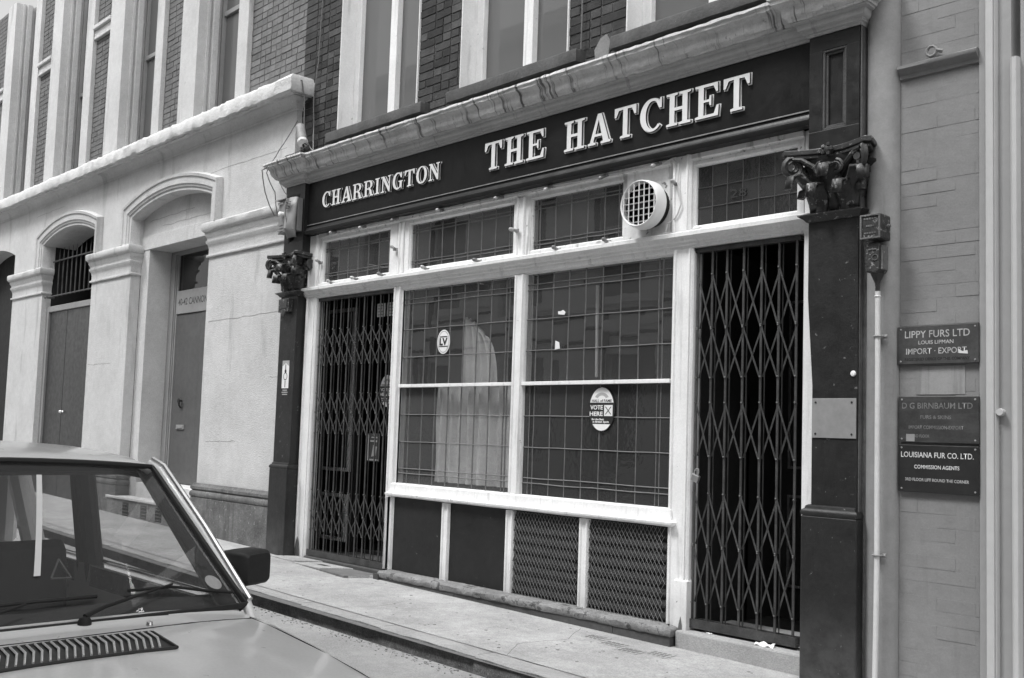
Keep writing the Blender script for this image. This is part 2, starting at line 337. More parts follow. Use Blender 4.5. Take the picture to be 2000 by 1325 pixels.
# cornice ------------------------------------------------------
path = [(PX0, .08), (PX0, -.10), (-8.966, -.10), (-8.966, -.05), (-3.145, -.05), (-3.145, -.10), (PX1, -.10), (PX1, .08)]
c = MB(); sweep(c, path, [(0, 4.045), (.098, 4.045), (.104, 4.06), (.118, 4.068), (.128, 4.09), (.134, 4.125), (.150, 4.145), (.180, 4.158), (.182, 4.178), (.195, 4.186), (.192, 4.205), (.12, 4.222), (0, 4.23)], .05, .0035)
cor = obj('cornice', c, 'cornice', pub, smooth=True)
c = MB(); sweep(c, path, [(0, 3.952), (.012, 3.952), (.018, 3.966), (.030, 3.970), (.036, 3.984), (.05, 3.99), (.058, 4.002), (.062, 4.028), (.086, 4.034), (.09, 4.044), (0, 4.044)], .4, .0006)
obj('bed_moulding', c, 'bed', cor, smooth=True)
c = MB(); c.box(-9.2, -2.9, -.1, .12, 4.222, 4.24); obj('lead_capping', c, 'joint', cor)
# fascia -------------------------------------------------------
fb = thing('name_board', 'long black name board with raised white letters reading CHARRINGTON and THE HATCHET', 'sign', (-6.05, -.05, 3.7))
obj('fascia_board', B(-8.964, -3.147, -.05, .06, 3.475, 3.951), 'fascia', fb)
s = MB(); s.box(-8.962, -3.149, -.058, -.051, 3.500, 3.508); obj('bead', s, 'brass', fb)
s = MB(); sweep(s, [(-8.962, -.05), (-3.149, -.05)], [(-.03, 3.40), (.035, 3.40), (.045, 3.42), (.045, 3.435), (.025, 3.45), (.018, 3.474), (-.03, 3.474)]); obj('base_moulding', s, 'dark', fb, smooth=True)
for x0, x1 in ((PX0 + .0, -8.966), (-3.145, PX1)):
    s = MB(); z0 = 3.215
    a0, a1, b0, b1 = x0 + .09, x1 - .085, 3.34, 3.85
    for q in ((x0, x1, z0, b0), (x0, x1, b1, 3.95), (x0, a0, b0, b1), (a1, x1, b0, b1)): s.box(q[0], q[1], -.10, -.07, q[2], q[3])
    s.box(x0, x1, -.069, .05, z0, 3.949)
    bl = obj('fascia_block', s, 'dark', pub, bev=.002)
    s = MB()
    for k, (d, y) in enumerate(((0, -.097), (.016, -.085))):
        for q in ((a0 + d, a1 - d, b0 + d, b0 + d + .015), (a0 + d, a1 - d, b1 - d - .015, b1 - d), (a0 + d, a0 + d + .015, b0 + d + .015, b1 - d - .015), (a1 - d - .015, a1 - d, b0 + d + .015, b1 - d - .015)): s.box(q[0], q[1], y, -.0695, q[2], q[3])
    obj('panel_moulding', s, 'darkworn' if x0 < -5 else 'riser', bl, bev=.003)
# letters ------------------------------------------------------
def arc(cx, cy, rx, ry, a0, a1, n=22):
    return [(cx + rx * math.cos(math.radians(a0 + (a1 - a0) * i / n)), cy + ry * math.sin(math.radians(a0 + (a1 - a0) * i / n))) for i in range(n + 1)]
G = {
 'H': (.86, [[(0, 0), (.41, 0), (.41, .09), (.31, .11), (.31, .44), (.55, .44), (.55, .11), (.45, .09), (.45, 0), (.86, 0), (.86, .09), (.75, .11), (.75, .89), (.86, .91), (.86, 1), (.45, 1), (.45, .91), (.55, .89), (.55, .56), (.31, .56), (.31, .89), (.41, .91), (.41, 1), (0, 1), (0, .91), (.11, .89), (.11, .11), (0, .09)]]),
 'T': (.84, [[(.22, 0), (.62, 0), (.62, .09), (.52, .11), (.52, .89), (.66, .88), (.75, .68), (.84, .68), (.84, 1), (0, 1), (0, .68), (.09, .68), (.18, .88), (.32, .89), (.32, .11), (.22, .09)]]),
 'E': (.80, [[(0, 0), (.78, 0), (.80, .34), (.71, .34), (.62, .11), (.31, .11), (.31, .45), (.46, .45), (.48, .34), (.56, .34), (.56, .66), (.48, .66), (.46, .55), (.31, .55), (.31, .89), (.60, .89), (.69, .70), (.77, .70), (.76, 1), (0, 1), (0, .91), (.11, .89), (.11, .11), (0, .09)]]),
 'A': (.92, [[(0, 0), (.34, 0), (.34, .09), (.25, .11), (.29, .25), (.56, .25), (.60, .11), (.51, .09), (.51, 0), (.92, 0), (.92, .09), (.85, .11), (.55, 1), (.38, 1), (.09, .11), (0, .09)], [(.325, .36), (.53, .36), (.43, .74)]]),
 'I': (.42, [[(0, 0), (.42, 0), (.42, .09), (.31, .11), (.31, .89), (.42, .91), (.42, 1), (0, 1), (0, .91), (.11, .89), (.11, .11), (0, .09)]]),
 'N': (.87, [[(0, 0), (.30, 0), (.30, .09), (.21, .11), (.21, .70), (.66, 0), (.78, 0), (.78, .89), (.87, .91), (.87, 1), (.57, 1), (.57, .91), (.67, .89), (.67, .36), (.27, 1), (0, 1), (0, .91), (.10, .89), (.10, .11), (0, .09)]]),
 'O': (.88, [arc(.44, .5, .44, .52, 0, 352, 40), arc(.44, .5, .22, .42, 0, 352, 36)]),
 'C': (.82, [arc(.43, .5, .43, .52, 52, 318, 30) + [(.66, .22)] + arc(.47, .5, .24, .41, 310, 60, 24) + [(.68, .66), (.80, .66), (.80, 1.0), (.72, 1.0), (.70, .93)]]),
 'G': (.88, [arc(.43, .5, .43, .52, 52, 300, 30) + [(.70, .10), (.72, 0), (.80, 0), (.80, .40), (.88, .42), (.88, .50), (.50, .50), (.50, .42), (.60, .40), (.60, .16)] + arc(.47, .5, .24, .41, 296, 60, 22) + [(.68, .66), (.80, .66), (.80, 1.0), (.72, 1.0), (.70, .93)]]),
 'R': (.90, [[(0, 0), (.41, 0), (.41, .09), (.31, .11), (.31, .43), (.40, .43), (.50, .36), (.56, .12), (.62, 0), (.90, 0), (.90, .09), (.80, .11), (.72, .36), (.62, .46)] + arc(.48, .73, .32, .27, -60, 90, 14) + [(0, 1), (0, .91), (.11, .89), (.11, .11), (0, .09)], [(.31, .53)] + arc(.44, .715, .15, .185, -90, 90, 10) + [(.31, .90)]]),
}
def letter(ch, x, z, h, sx, parent):
    wd, pl = G[ch]; base = None
    for lay in (0, 1):
        cu = bpy.data.curves.new('l', 'CURVE'); cu.dimensions = '2D'; cu.fill_mode = 'BOTH'
        cu.extrude = (.003, .008)[lay]; cu.offset = (.003, -.0035)[lay] * (1 if h > .2 else .6)
        for p in pl:
            sp = cu.splines.new('POLY'); sp.points.add(len(p) - 1); sp.use_cyclic_u = True
            for q, (a, b) in zip(sp.points, p): q.co = (a * h * sx, b * h, 0, 1)
        o = bpy.data.objects.new('l', cu); C.objects.link(o); bpy.context.view_layer.update()
        me = bpy.data.meshes.new_from_object(o.evaluated_get(bpy.context.evaluated_depsgraph_get())); bpy.data.objects.remove(o)
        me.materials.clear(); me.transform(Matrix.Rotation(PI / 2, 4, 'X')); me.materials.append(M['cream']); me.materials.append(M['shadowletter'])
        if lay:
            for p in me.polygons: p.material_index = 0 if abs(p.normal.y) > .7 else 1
            link('letter_face', me, M['cream'], base, Vector((0, -.0112, 0)))
        else: base = link('letter', me, M['cream'], parent, Vector((x, -.054, z)) - org(parent))
def word(wd, x0, x1, z, h, parent, gap):
    tot = sum(G[c_][0] for c_ in wd) + gap * (len(wd) - 1); sx = (x1 - x0) / (tot * h); x = x0
    for c_ in wd:
        letter(c_, x, z, h, sx, parent); x += (G[c_][0] + gap) * h * sx
word('CHARRINGTON', -8.675, -6.80, 3.648, .160, fb, .12)
word('THE', -6.21, -5.50, 3.615, .243, fb, .12)
word('HATCHET', -5.285, -3.595, 3.610, .243, fb, .12)
# pilasters ----------------------------------------------------
def leaf(mb, cx, cy, ang, z0, h, wd, out, curl=.045, ny=10, nx=6):
    """acanthus leaf standing against a bell, direction ang, tip curling over"""
    d = Vector((math.cos(ang), math.sin(ang), 0)); u = Vector((-d.y, d.x, 0)); rows = []
    for i in range(ny + 1):
        t = i / ny
        if t < .72: o = out * (t / .72) ** 2.2; z = z0 + h * t / .72 * .93
        else:
            a = (t - .72) / .28 * PI * 1.05; o = out + curl * math.sin(a * .5) * 1.3 + curl * (1 - math.cos(a)) * .25; z = z0 + h * .93 + curl * math.sin(a) * .9 - curl * max(0, a - 1.6) * .5
        ww = wd * (.60 + .5 * math.sin(min(t, .8) / .8 * PI * .62)) * (1 if t < .75 else 1 - (t - .75) * 2.2) * (1 + .13 * math.sin(i * 2.6))
        rows.append([Vector((cx, cy, z)) + d * (o - .032 * (2 * j / nx - 1) ** 2 + .006 * math.cos(j * PI * 1.0)) + u * ww * (j / nx - .5) for j in range(nx + 1)])
    mb.grid(rows)
def volute(mb, c, ang, r, wd):
    d = Vector((math.cos(ang), math.sin(ang), 0)); pts = []; rad = []
    for k in range(26):
        a = k / 25 * 2.1 * 2 * PI; rr = r * (1 - .8 * k / 25)
        pts.append(Vector(c) + d * rr * math.cos(PI / 2 - a) * 1 + Vector((0, 0, 1)) * rr * math.sin(PI / 2 - a)); rad.append(wd * (1 - .45 * k / 25))
    mb.tube(pts, rad, 6)
def capital(cx, z0, z1, parent):
    yb = -.10; H_ = z1 - z0
    b = MB(); rows = []
    for t, hw, dp in ((0, .135, .0), (.3, .135, .0), (.6, .15, .02), (.8, .18, .05), (.88, .19, .06)):
        z = z0 + H_ * t; rows.append([(cx - hw, .02, z), (cx - hw, yb - dp + .01, z), (cx + hw, yb - dp + .01, z), (cx + hw, .02, z)])
    b.grid(rows, True, True); cap = obj('capital', b, 'darkcap', pub, smooth=True)
    ab = MB(); pl = []                      # abacus with concave front and sides
    hw, yf = .30, -.235
    def conc(p, q, dep, n=8):
        out = []; p = Vector(p); q = Vector(q); nn = Vector(((q - p).y, -(q - p).x)).normalized()
        for i in range(n): t = i / n; out.append(tuple(p + (q - p) * t - nn * dep * math.sin(PI * t)))
        return out
    pl = [(cx - hw, .03)] + conc((cx - hw, .02), (cx - hw, yf + .03), .0, 2) + [(cx - hw, yf + .03)] + conc((cx - hw + .03, yf), (cx + hw - .03, yf), -.0, 2)[:0]
    front = [(cx - hw + .035, yf)] + [tuple((cx - hw + .035 + (2 * hw - .07) * t, yf + .085 * math.sin(PI * t))) for t in [k / 12 for k in range(1, 12)]] + [(cx + hw - .035, yf)]
    poly = [(cx - hw + .05, .03), (cx - hw + .04, -.06), (cx - hw, yf + .035)] + front + [(cx + hw, yf + .035), (cx + hw - .04, -.06), (cx + hw - .05, .03)]
    ab.prism(poly, 'z', z1 - .035, z1); sm = [(cx + (p[0] - cx) * .93, p[1] * .93) for p in poly]; ab.prism(sm, 'z', z1 - .06, z1 - .0352)
    obj('abacus', ab, 'darkcap', cap, bev=.006)
    lf = MB()
    for k, xo in enumerate((-.085, .085)): leaf(lf, cx + xo, yb - .01, -PI / 2, z0, H_ * .36, .105, .05, .05)
    for xo in (-.15, .15): leaf(lf, cx + xo, yb + .02, -PI / 2 + (.8 if xo > 0 else -.8), z0, H_ * .36, .09, .03, .03)
    for xo, an in ((-.0, -PI / 2), (-.14, -PI / 2 - .8), (.14, -PI / 2 + .8)): leaf(lf, cx + xo, yb, an, z0 + .02, H_ * (.60 if xo == 0 else .50), .12, .075, .05)
    for sgn in (-1, 1): leaf(lf, cx + sgn * .14, -.04, PI / 2 - sgn * PI / 2, z0 + .02, H_ * .62, .12, .045, .03)
    o = obj('acanthus_leaf', lf, 'darkcap', cap, smooth='all', solid=.02)
    vo = MB()
    for sgn in (-1, 1):
        an = -PI / 2 + sgn * PI / 4
        volute(vo, (cx + sgn * .225, yb - .085, z1 - .108), an, .066, .021)
        volute(vo, (cx + sgn * .05, yb - .06, z1 - .135), -PI / 2 + PI / 2 + (0 if sgn > 0 else PI), .042, .014)
        vo.lathe([(.022, -.012), (.022, .0), (.012, .012)][::-1], (cx + sgn * .215, yb - .115, z1 - .115), 'y', 12)
        vo.tube([(cx + sgn * .06, yb - .02, z0 + H_ * .55), (cx + sgn * .11, yb - .04, z0 + H_ * .72), (cx + sgn * .18, yb - .075, z1 - .062), (cx + sgn * .225, yb - .10, z1 - .058)], [.014, .02, .018, .014], 8)
        vo.lathe([(.05, -.03), (.05, .03)], (cx + sgn * .235, -.03, z1 - .115), 'x', 14)
    obj('volute', vo, 'darkcap', cap, smooth=True)
    fl = MB(); fl.lathe([(.004, -.03), (.026, -.022), (.034, 0), (.026, .022), (.004, .03)], (cx, -.165, z1 - .025), 'z', 10)
    for k in range(5): fl.lathe([(.002, -.014), (.013, -.008), (.013, .008), (.002, .014)], (cx + .03 * math.cos(k * 1.26), -.185, z1 - .025 + .03 * math.sin(k * 1.26)), 'z', 8)
    obj('rosette', fl, 'darkcap', cap, smooth=True)
    return cap
def pilaster(x0, x1, parent, taper=0.):
    cx = (x0 + x1) / 2; zb = gz(cx) - .05
    s = MB(); s.prism([(x0 + taper, 1.02), (x1, 1.02), (x1, 2.79), (x0, 2.79), (x0, 2.3), (x0 + taper, 1.75)], 'y', -.10, .03)
    p = obj('pilaster', s, 'darkworn', parent, bev=.004)
    s = MB(); sweep(s, [(x0 + .01, .03), (x0 + .01, -.09), (x1 - .01, -.09), (x1 - .01, .03)], [(0, 2.765), (.02, 2.77), (.035, 2.79), (.06, 2.805), (.06, 2.812), (.02, 2.822), (0, 2.822)], .08, .0015); s.box(x0 + .01, x1 - .01, -.089, .03, 2.768, 2.82)
    obj('necking', s, 'darkcap', p, smooth=True)
    s = MB(); s.box(x0 - .012, x1 + .018, -.135, .03, zb, .965); pd = obj('pedestal', s, 'darkworn', pub, bev=.008)
    s = MB(); sweep(s, [(x0 - .012, .03), (x0 - .012, -.135), (x1 + .018, -.135), (x1 + .018, .03)], [(-.03, .966), (0, .966), (.004, .985), (-.004, 1.0), (-.016, 1.008), (-.02, 1.022), (-.032, 1.03), (-.06, 1.03)], None); s.box(x0 + .02, x1 - .02, -.10, .03, .967, 1.0201)
    obj('pedestal_moulding', s, 'darkworn', pd, smooth=True)
    capital(cx, 2.815, 3.215, p); return p
pL = pilaster(-9.335, -9.012, pub); pR = pilaster(-3.14, -2.808, pub, .036)
s = MB(); s.box(-9.30, -9.10, -.15, -.095, 2.60, 2.74); s.box(-9.28, -9.12, -.16, -.1501, 2.63, 2.73); s.lathe([(.0, -.02), (.045, -.015), (.05, .0), (.0, .01)], (-9.2, -.14, 2.6), 'y', 12)
obj('carved_block', s, 'darkcap', pL, bev=.01)
# joinery ------------------------------------------------------
def vpost(x0, x1, z0, z1, name='post', ma='white', proj=0., beads=True, parent=pub, y1=.10):
    w_ = x1 - x0; pr = [(x0, y1), (x0, .012 - proj), (x0 + .012, -proj)]
    if beads and w_ > .08:
        for f_ in (.16, .84): pr += [(x0 + w_ * f_ - .012, -proj), (x0 + w_ * f_ - .006, -.012 - proj), (x0 + w_ * f_ + .006, -.012 - proj), (x0 + w_ * f_ + .012, -proj)]
    elif beads: pr += [(x0 + w_ * .5 - .014, -proj), (x0 + w_ * .5 - .008, -.010 - proj), (x0 + w_ * .5 + .008, -.010 - proj), (x0 + w_ * .5 + .014, -proj)]
    pr += [(x1 - .012, -proj), (x1, .012 - proj), (x1, y1)]
    return obj(name, MB().prism(pr, 'z', z0, z1), ma, parent, smooth=True)
vpost(-9.008, -8.806, gz(-8.9) - .02, 3.398, 'post', proj=.0)
vpost(-7.494, -7.385, .128, 2.735, 'post')
s = MB().prism([(-7.385, .10), (-7.385, .012), (-7.372, .02), (-7.372, .10)], 'z', .92, 2.70); obj('window_bead', s, 'white', pub)
vpost(-4.262, -4.079, .128, 2.735, 'post')
obj('post_block', B(-4.175, -4.066, -.024, .09, .03, .44), 'white', pub, bev=.005)
vpost(-3.232, -3.142, gz(-3.2) - .02, 3.395, 'post', proj=.0, beads=False)
# transom ledge
TR = [(-.12, 2.736), (-.0, 2.736), (.004, 2.752), (.02, 2.758), (.024, 2.775), (.045, 2.786), (.05, 2.80), (.068, 2.812), (.07, 2.838), (.05, 2.848), (-.10, 2.852)]
s = MB(); sweep(s, [(-9.008, 0), (-3.142, 0)], TR, .3, .0008); obj('transom', s, 'white', pub, smooth=True)
s = MB(); sweep(s, [(-7.49, .0), (-4.079, .0)], [(-.10, 2.700), (-.03, 2.700), (-.02, 2.71), (-.006, 2.716), (-.002, 2.7355), (-.10, 2.7355)]); obj('window_head', s, 'white', pub, smooth=True)
# head rail below fascia
s = MB(); sweep(s, [(-8.80, 0), (-3.232, 0)], [(-.10, 3.345), (-.008, 3.345), (-.002, 3.36), (.012, 3.366), (.014, 3.398), (-.10, 3.398)], .3, .001); obj('head_rail', s, 'whiteold', pub, smooth=True)
def leads(x0, x1, z0, z1, vx, hz, y, parent, ma='glass', lw=.008, tilt=.022, seed=1):
    rnd = random.Random(seed); xx = [x0] + vx + [x1]; zz = [z0] + hz + [z1]; og = org(parent)
    for a, b in zip(xx, xx[1:]):
        for c_, d in zip(zz, zz[1:]):
            w_, h_ = b - a - lw * .4, d - c_ - lw * .4
            if w_ < .004 or h_ < .004: continue
            me = bpy.data.meshes.new('pane'); t = MB().box(-w_ / 2, w_ / 2, -.0012, .0012, -h_ / 2, h_ / 2); me.from_pydata(t.v, [], t.f)
            o = link('pane', me, M[ma], parent, Vector(((a + b) / 2, y, (c_ + d) / 2)) - og); k = min(1, .06 / max(w_, h_) * 1.3)
            o.rotation_euler = (rnd.gauss(0, tilt) * k, 0, rnd.gauss(0, tilt) * k)
    for i, v in enumerate(vx):
        s = MB(); n = 5; rows = []
        for k in range(n + 1):
            z = z0 + (z1 - z0) * k / n; e = rnd.uniform(-.003, .003) if 0 < k < n else 0
            rows.append([(v + e - lw / 2, y - .002, z), (v + e, y - .008, z), (v + e + lw / 2, y - .002, z), (v + e + lw / 2, y + .004, z), (v + e - lw / 2, y + .004, z)])
        s.grid(rows, True, True); obj('lead_came', s, 'lead', parent)
    for i, v in enumerate(hz):
        s = MB(); n = 8; rows = []
        for k in range(n + 1):
            x = x0 + (x1 - x0) * k / n; e = rnd.uniform(-.003, .003) if 0 < k < n else 0
            rows.append([(x, y - .003, v + e - lw / 2), (x, y - .0095, v + e), (x, y - .003, v + e + lw / 2), (x, y + .003, v + e + lw / 2), (x, y + .003, v + e - lw / 2)])
        s.grid(rows, True, True); obj('lead_came', s, 'lead', parent)
def frame(x0, x1, z0, z1, wl_, wr, wb, wt, y0=.0, y1=.09, name='window', ma='white', parent=pub, lip=.012):
    """casement: outer x0..x1, members of given widths with a chamfered inner edge"""
    s = MB(); o_ = [(x0, z0), (x1, z0), (x1, z1), (x0, z1)]; i1 = [(x0 + wl_ - lip, z0 + wb - lip), (x1 - wr + lip, z0 + wb - lip), (x1 - wr + lip, z1 - wt + lip), (x0 + wl_ - lip, z1 - wt + lip)]
    i2 = [(x0 + wl_, z0 + wb), (x1 - wr, z0 + wb), (x1 - wr, z1 - wt), (x0 + wl_, z1 - wt)]
    rings = [[(p[0], y1, p[1]) for p in o_], [(p[0], y0, p[1]) for p in o_], [(p[0], y0, p[1]) for p in i1], [(p[0], y0 + .006, p[1]) for p in i1], [(p[0], y0 + .02, p[1]) for p in i2], [(p[0], y1, p[1]) for p in i2]]
    s.grid(rings + [rings[0]], True); return obj(name, s, ma, parent, bev=.002)
# main windows: glass -7.372..-5.90 and -5.778..-4.281, z .92..2.70
for gx0, gx1, vx, curt in ((-7.372, -5.868, [-7.305, -7.252, -7.066, -6.888, -6.710, -6.531, -6.358, -6.183, -5.998, -5.963], True), (-5.748, -4.262, [-5.690, -5.640, -5.459, -5.289, -5.116, -4.940, -4.761, -4.585, -4.405, -4.370], False)):
    up = frame(gx0, gx1, 1.808, 2.702, .0001, .012, .014, .0001, .02, .08)
    leads(gx0, gx1, 1.822, 2.702, vx, [2.075, 2.33, 2.57, 2.615], .045, up, 'glass', seed=3 + curt)
    lo = frame(gx0, gx1, .918, 1.807, .0001, .012, .0001, .012, .021, .08)
    leads(gx0, gx1, .918, 1.795, vx if True else vx, [1.01, 1.052, 1.297, 1.547], .045, lo, 'glasslow' if curt else 'glassobs', seed=7 + curt)
vpost(-5.866, -5.750, .92, 2.70, 'mullion')
s = MB(); s.box(-7.371, -5.868, -.004, .0199, 1.793, 1.822); s.box(-5.748, -4.263, -.004, .0199, 1.793, 1.822); obj('glazing_bar', s, 'white', pub, bev=.003)
s = MB(); sweep(s, [(-7.395, .1), (-7.395, 0), (-4.235, 0), (-4.235, .0999)], [(-.1, .792), (.022, .793), (.03, .797), (.045, .802), (.05, .812), (.05, .825), (.04, .832), (.024, .838), (.020, .85), (.017, .908), (.002, .9185), (-.1, .9185)], .25, .0012); obj('sill', s, 'white', pub, smooth=True)
# toplights
def tl(ox0, ox1, gx0, gx1, vx, hz, seed, ma='white'):
    f = frame(ox0, ox1, 2.853, 3.344, gx0 - ox0, ox1 - gx1, 2.898 - 2.853, 3.344 - 3.312, .006, .08, ma=ma)
    leads(gx0, gx1, 2.898, 3.312, vx, hz, .045, f, 'glass', seed=seed, lw=.007, tilt=.02); return f
tl(-8.804, -7.455, -8.735, -7.61, [-8.683, -8.665, -8.497, -8.330, -8.160, -7.99, -7.816, -7.655, -7.63], [2.955, 2.985, 3.215, 3.24], 21)
vpost(-7.453, -7.373, 2.853, 3.344, 'mullion', beads=True)
tl(-7.371, -5.872, -7.297, -5.918, [-7.254, -7.216, -7.043, -6.866, -6.690, -6.514, -6.337, -6.162, -5.985, -5.955], [2.94, 2.968, 3.234, 3.262], 22)
vpost(-5.870, -5.765, 2.853, 3.344, 'mullion')
t3 = tl(-5.763, -4.268, -5.698, -4.74, [-5.66, -5.632, -5.46, -5.29, -5.115, -4.94, -4.80, -4.775], [2.94, 2.968, 3.234, 3.262], 23, 'whiteold')
obj('fan_panel', B(-4.74, -4.332, .012, .07, 2.899, 3.311), 'whiteold', t3, bev=.002)
vpost(-4.266, -4.10, 2.853, 3.398, 'mullion', proj=.02)
t4 = frame(-4.098, -3.233, 2.853, 3.344, .018, .06, .04, .034, .004, .08)
leads(-4.08, -3.293, 2.893, 3.31, [-3.96, -3.838, -3.715, -3.59, -3.468, -3.36], [3.02, 3.16], .045, t4, 'glassobs', seed=24, lw=.005)
text('house_number', '28', -3.745, .034, 3.08, .085, .13, 'black', t4)
# stallriser
s = MB(); s.box(-7.49, -4.266, .03, .10, .13, .784); obj('stallriser_backing', s, 'black', pub)
for x0, x1 in ((-7.49, -7.376), (-6.679, -6.583), (-5.877, -5.790), (-5.078, -4.985)): vpost(x0, x1, .129, .784, 'post', y1=.029, beads=True, ma='white')
for x0, x1 in ((-7.375, -6.680), (-6.582, -5.878)): obj('stallriser_panel', B(x0, x1, .014, .029, .13, .784), 'board', pub)
for n_, (x0, x1) in enumerate(((-5.789, -5.079), (-4.984, -4.263))):
    gp = obj('vent_panel', B(x0, x1, .0285, .0295, .131, .783), 'black', pub)
    for k in range(8):
        z = .15 + k * .079; s = MB().prism([(.006, z), (.028, z + .05), (.028, z + .062), (.006, z + .014)], 'x', x0 + .002, x1 - .002); obj('louvre', s, 'slat', gp)
    s = MB(); H_, W_ = .652, x1 - x0; slope = 1.55; pit = .036
    for sg in (1, -1):
        k = -int(H_ / slope / pit) - 1
        while k * pit < W_ + H_ / slope:
            xa = k * pit; pts = []
            for i in range(11):
                z = H_ * i / 10; xx = xa + (z / slope if sg > 0 else (H_ - z) / slope)
                if 0 <= xx <= W_: pts.append((x0 + xx, .000 + sg * .002, .131 + z))
            if len(pts) > 1:
                a, b = Vector(pts[0]), Vector(pts[-1]); s.tube([a, b], .0023, 4)
            k += 1
    stuff(obj('wire_mesh', s, 'mesh', gp))
# plinth under the window
s = MB(); P0 = [(-7.285, .1), (-7.285, -.0), (-4.245, -.0), (-4.245, .1)]
sweep(s, P0, [(-.1, .066), (.112, .066), (.12, .078), (.122, .11), (.112, .124), (.09, .1285), (-.1, .1285)], .05, .0035)
pl = obj('plinth_ledge', s, 'slab', pub, smooth=True)
s = MB(); xx = -7.385
while xx < -4.15:
    e = min(xx + random.uniform(.7, 1.1), -4.135); s.box(xx, e - .004, -.105 + random.uniform(-.002, .002), .05, gz(xx) - .08, .0655); xx = e
obj('plinth_stone', s, 'riser', pl)
# door steps and thresholds
s = MB(); s.box(-4.12, -3.145, -.075, .6, -.08, .112); obj('door_step', s, 'slab3' if False else 'kerb', pub, bev=.012)
s = MB(); s.box(-8.80, -7.49, -.02, .9, .0, gz(-8.1) + .045); obj('door_step', s, 'riser', pub, bev=.01)
# interior shell
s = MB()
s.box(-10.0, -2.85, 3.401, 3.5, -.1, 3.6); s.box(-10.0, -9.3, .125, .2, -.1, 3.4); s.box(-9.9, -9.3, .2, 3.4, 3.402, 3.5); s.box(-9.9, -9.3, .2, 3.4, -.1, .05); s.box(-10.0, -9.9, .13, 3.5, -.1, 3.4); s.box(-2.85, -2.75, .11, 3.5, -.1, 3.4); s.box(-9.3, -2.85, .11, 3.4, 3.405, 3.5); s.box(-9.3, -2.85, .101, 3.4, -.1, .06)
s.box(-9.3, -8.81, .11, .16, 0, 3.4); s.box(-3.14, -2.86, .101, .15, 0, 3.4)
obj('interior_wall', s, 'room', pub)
s = MB(); s.box(-7.40, -7.37, .11, 1.6, .05, 2.8); s.box(-4.24, -4.20, .11, 1.4, .05, 2.8); s.box(-9.2, -2.9, .11, .13, 2.745, 2.80); s.box(-7.4, -4.2, .9, .93, .05, 1.75); s.box(-9.2, -2.9, .101, .109, 2.71, 2.89); obj('lobby_partition', s, 'roomw', pub)
# lobby doors seen through the gates
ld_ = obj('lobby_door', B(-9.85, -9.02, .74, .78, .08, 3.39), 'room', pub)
for (a, b, c_, d) in ((-9.70, -9.12, .93, 2.74), (-9.68, -9.13, .17, .68)):
    s = MB(); t = .035
    for q in ((a, b, c_, c_ + t), (a, b, d - t, d), (a, a + t, c_ + t, d - t), (b - t, b, c_ + t, d - t)): s.box(q[0], q[1], .70, .739, q[2], q[3])
    obj('door_moulding', s, 'lobby', ld_)
s = MB(); s.box(-8.85, -7.6, .62, .66, .08, .14); obj('inner_threshold', s, 'slat', pub)
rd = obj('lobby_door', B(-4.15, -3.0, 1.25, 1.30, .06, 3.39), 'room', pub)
for (a, b, c_, d) in ((-4.05, -3.7, 1.2, 2.5), (-3.62, -3.28, 1.2, 2.5), (-4.05, -3.7, .3, 1.0), (-3.62, -3.28, .3, 1.0)):
    s = MB(); t = .02
    for q in ((a, b, c_, c_ + t), (a, b, d - t, d), (a, a + t, c_ + t, d - t), (b - t, b, c_ + t, d - t)): s.box(q[0], q[1], 1.235, 1.249, q[2], q[3])
    obj('door_moulding', s, 'plinth', rd)
# ------------------------------------------------------------------ STUCCO BUILDING on the left
YL = -.02
sb = thing('stucco_building', 'pale stucco building with arched doorways and a deep stone ledge left of the pub', 'building', (-14, 0, 0))
ARCH = [(-20.25, -18.15), (-16.74, -14.68), (-13.40, -11.14)]
def arc3(x0, x1, zs, zc, n=20):
    h = zc - zs; w_ = (x1 - x0) / 2; R_ = (w_ * w_ + h * h) / (2 * h); a = math.asin(w_ / R_); cx = (x0 + x1) / 2; cz = zc - R_
    return [(cx + R_ * math.sin(-a + 2 * a * i / n), cz + R_ * math.cos(-a + 2 * a * i / n)) for i in range(n + 1)]
s = MB(); edges = [-24.] + [(a[1] + b[0]) / 2 for a, b in zip(ARCH, ARCH[1:])] + [-9.34]
for (a, b), l, r_ in zip(ARCH, edges, edges[1:]):
    ap = arc3(a, b, 4.17, 4.345)
    s.prism([(l, 3.81), (a, 3.81)] + ap + [(b, 3.81), (r_, 3.81), (r_, 4.85), (l, 4.85)], 'y', YL, .45)
sw = obj('stucco_wall', s, 'stucco', sb)
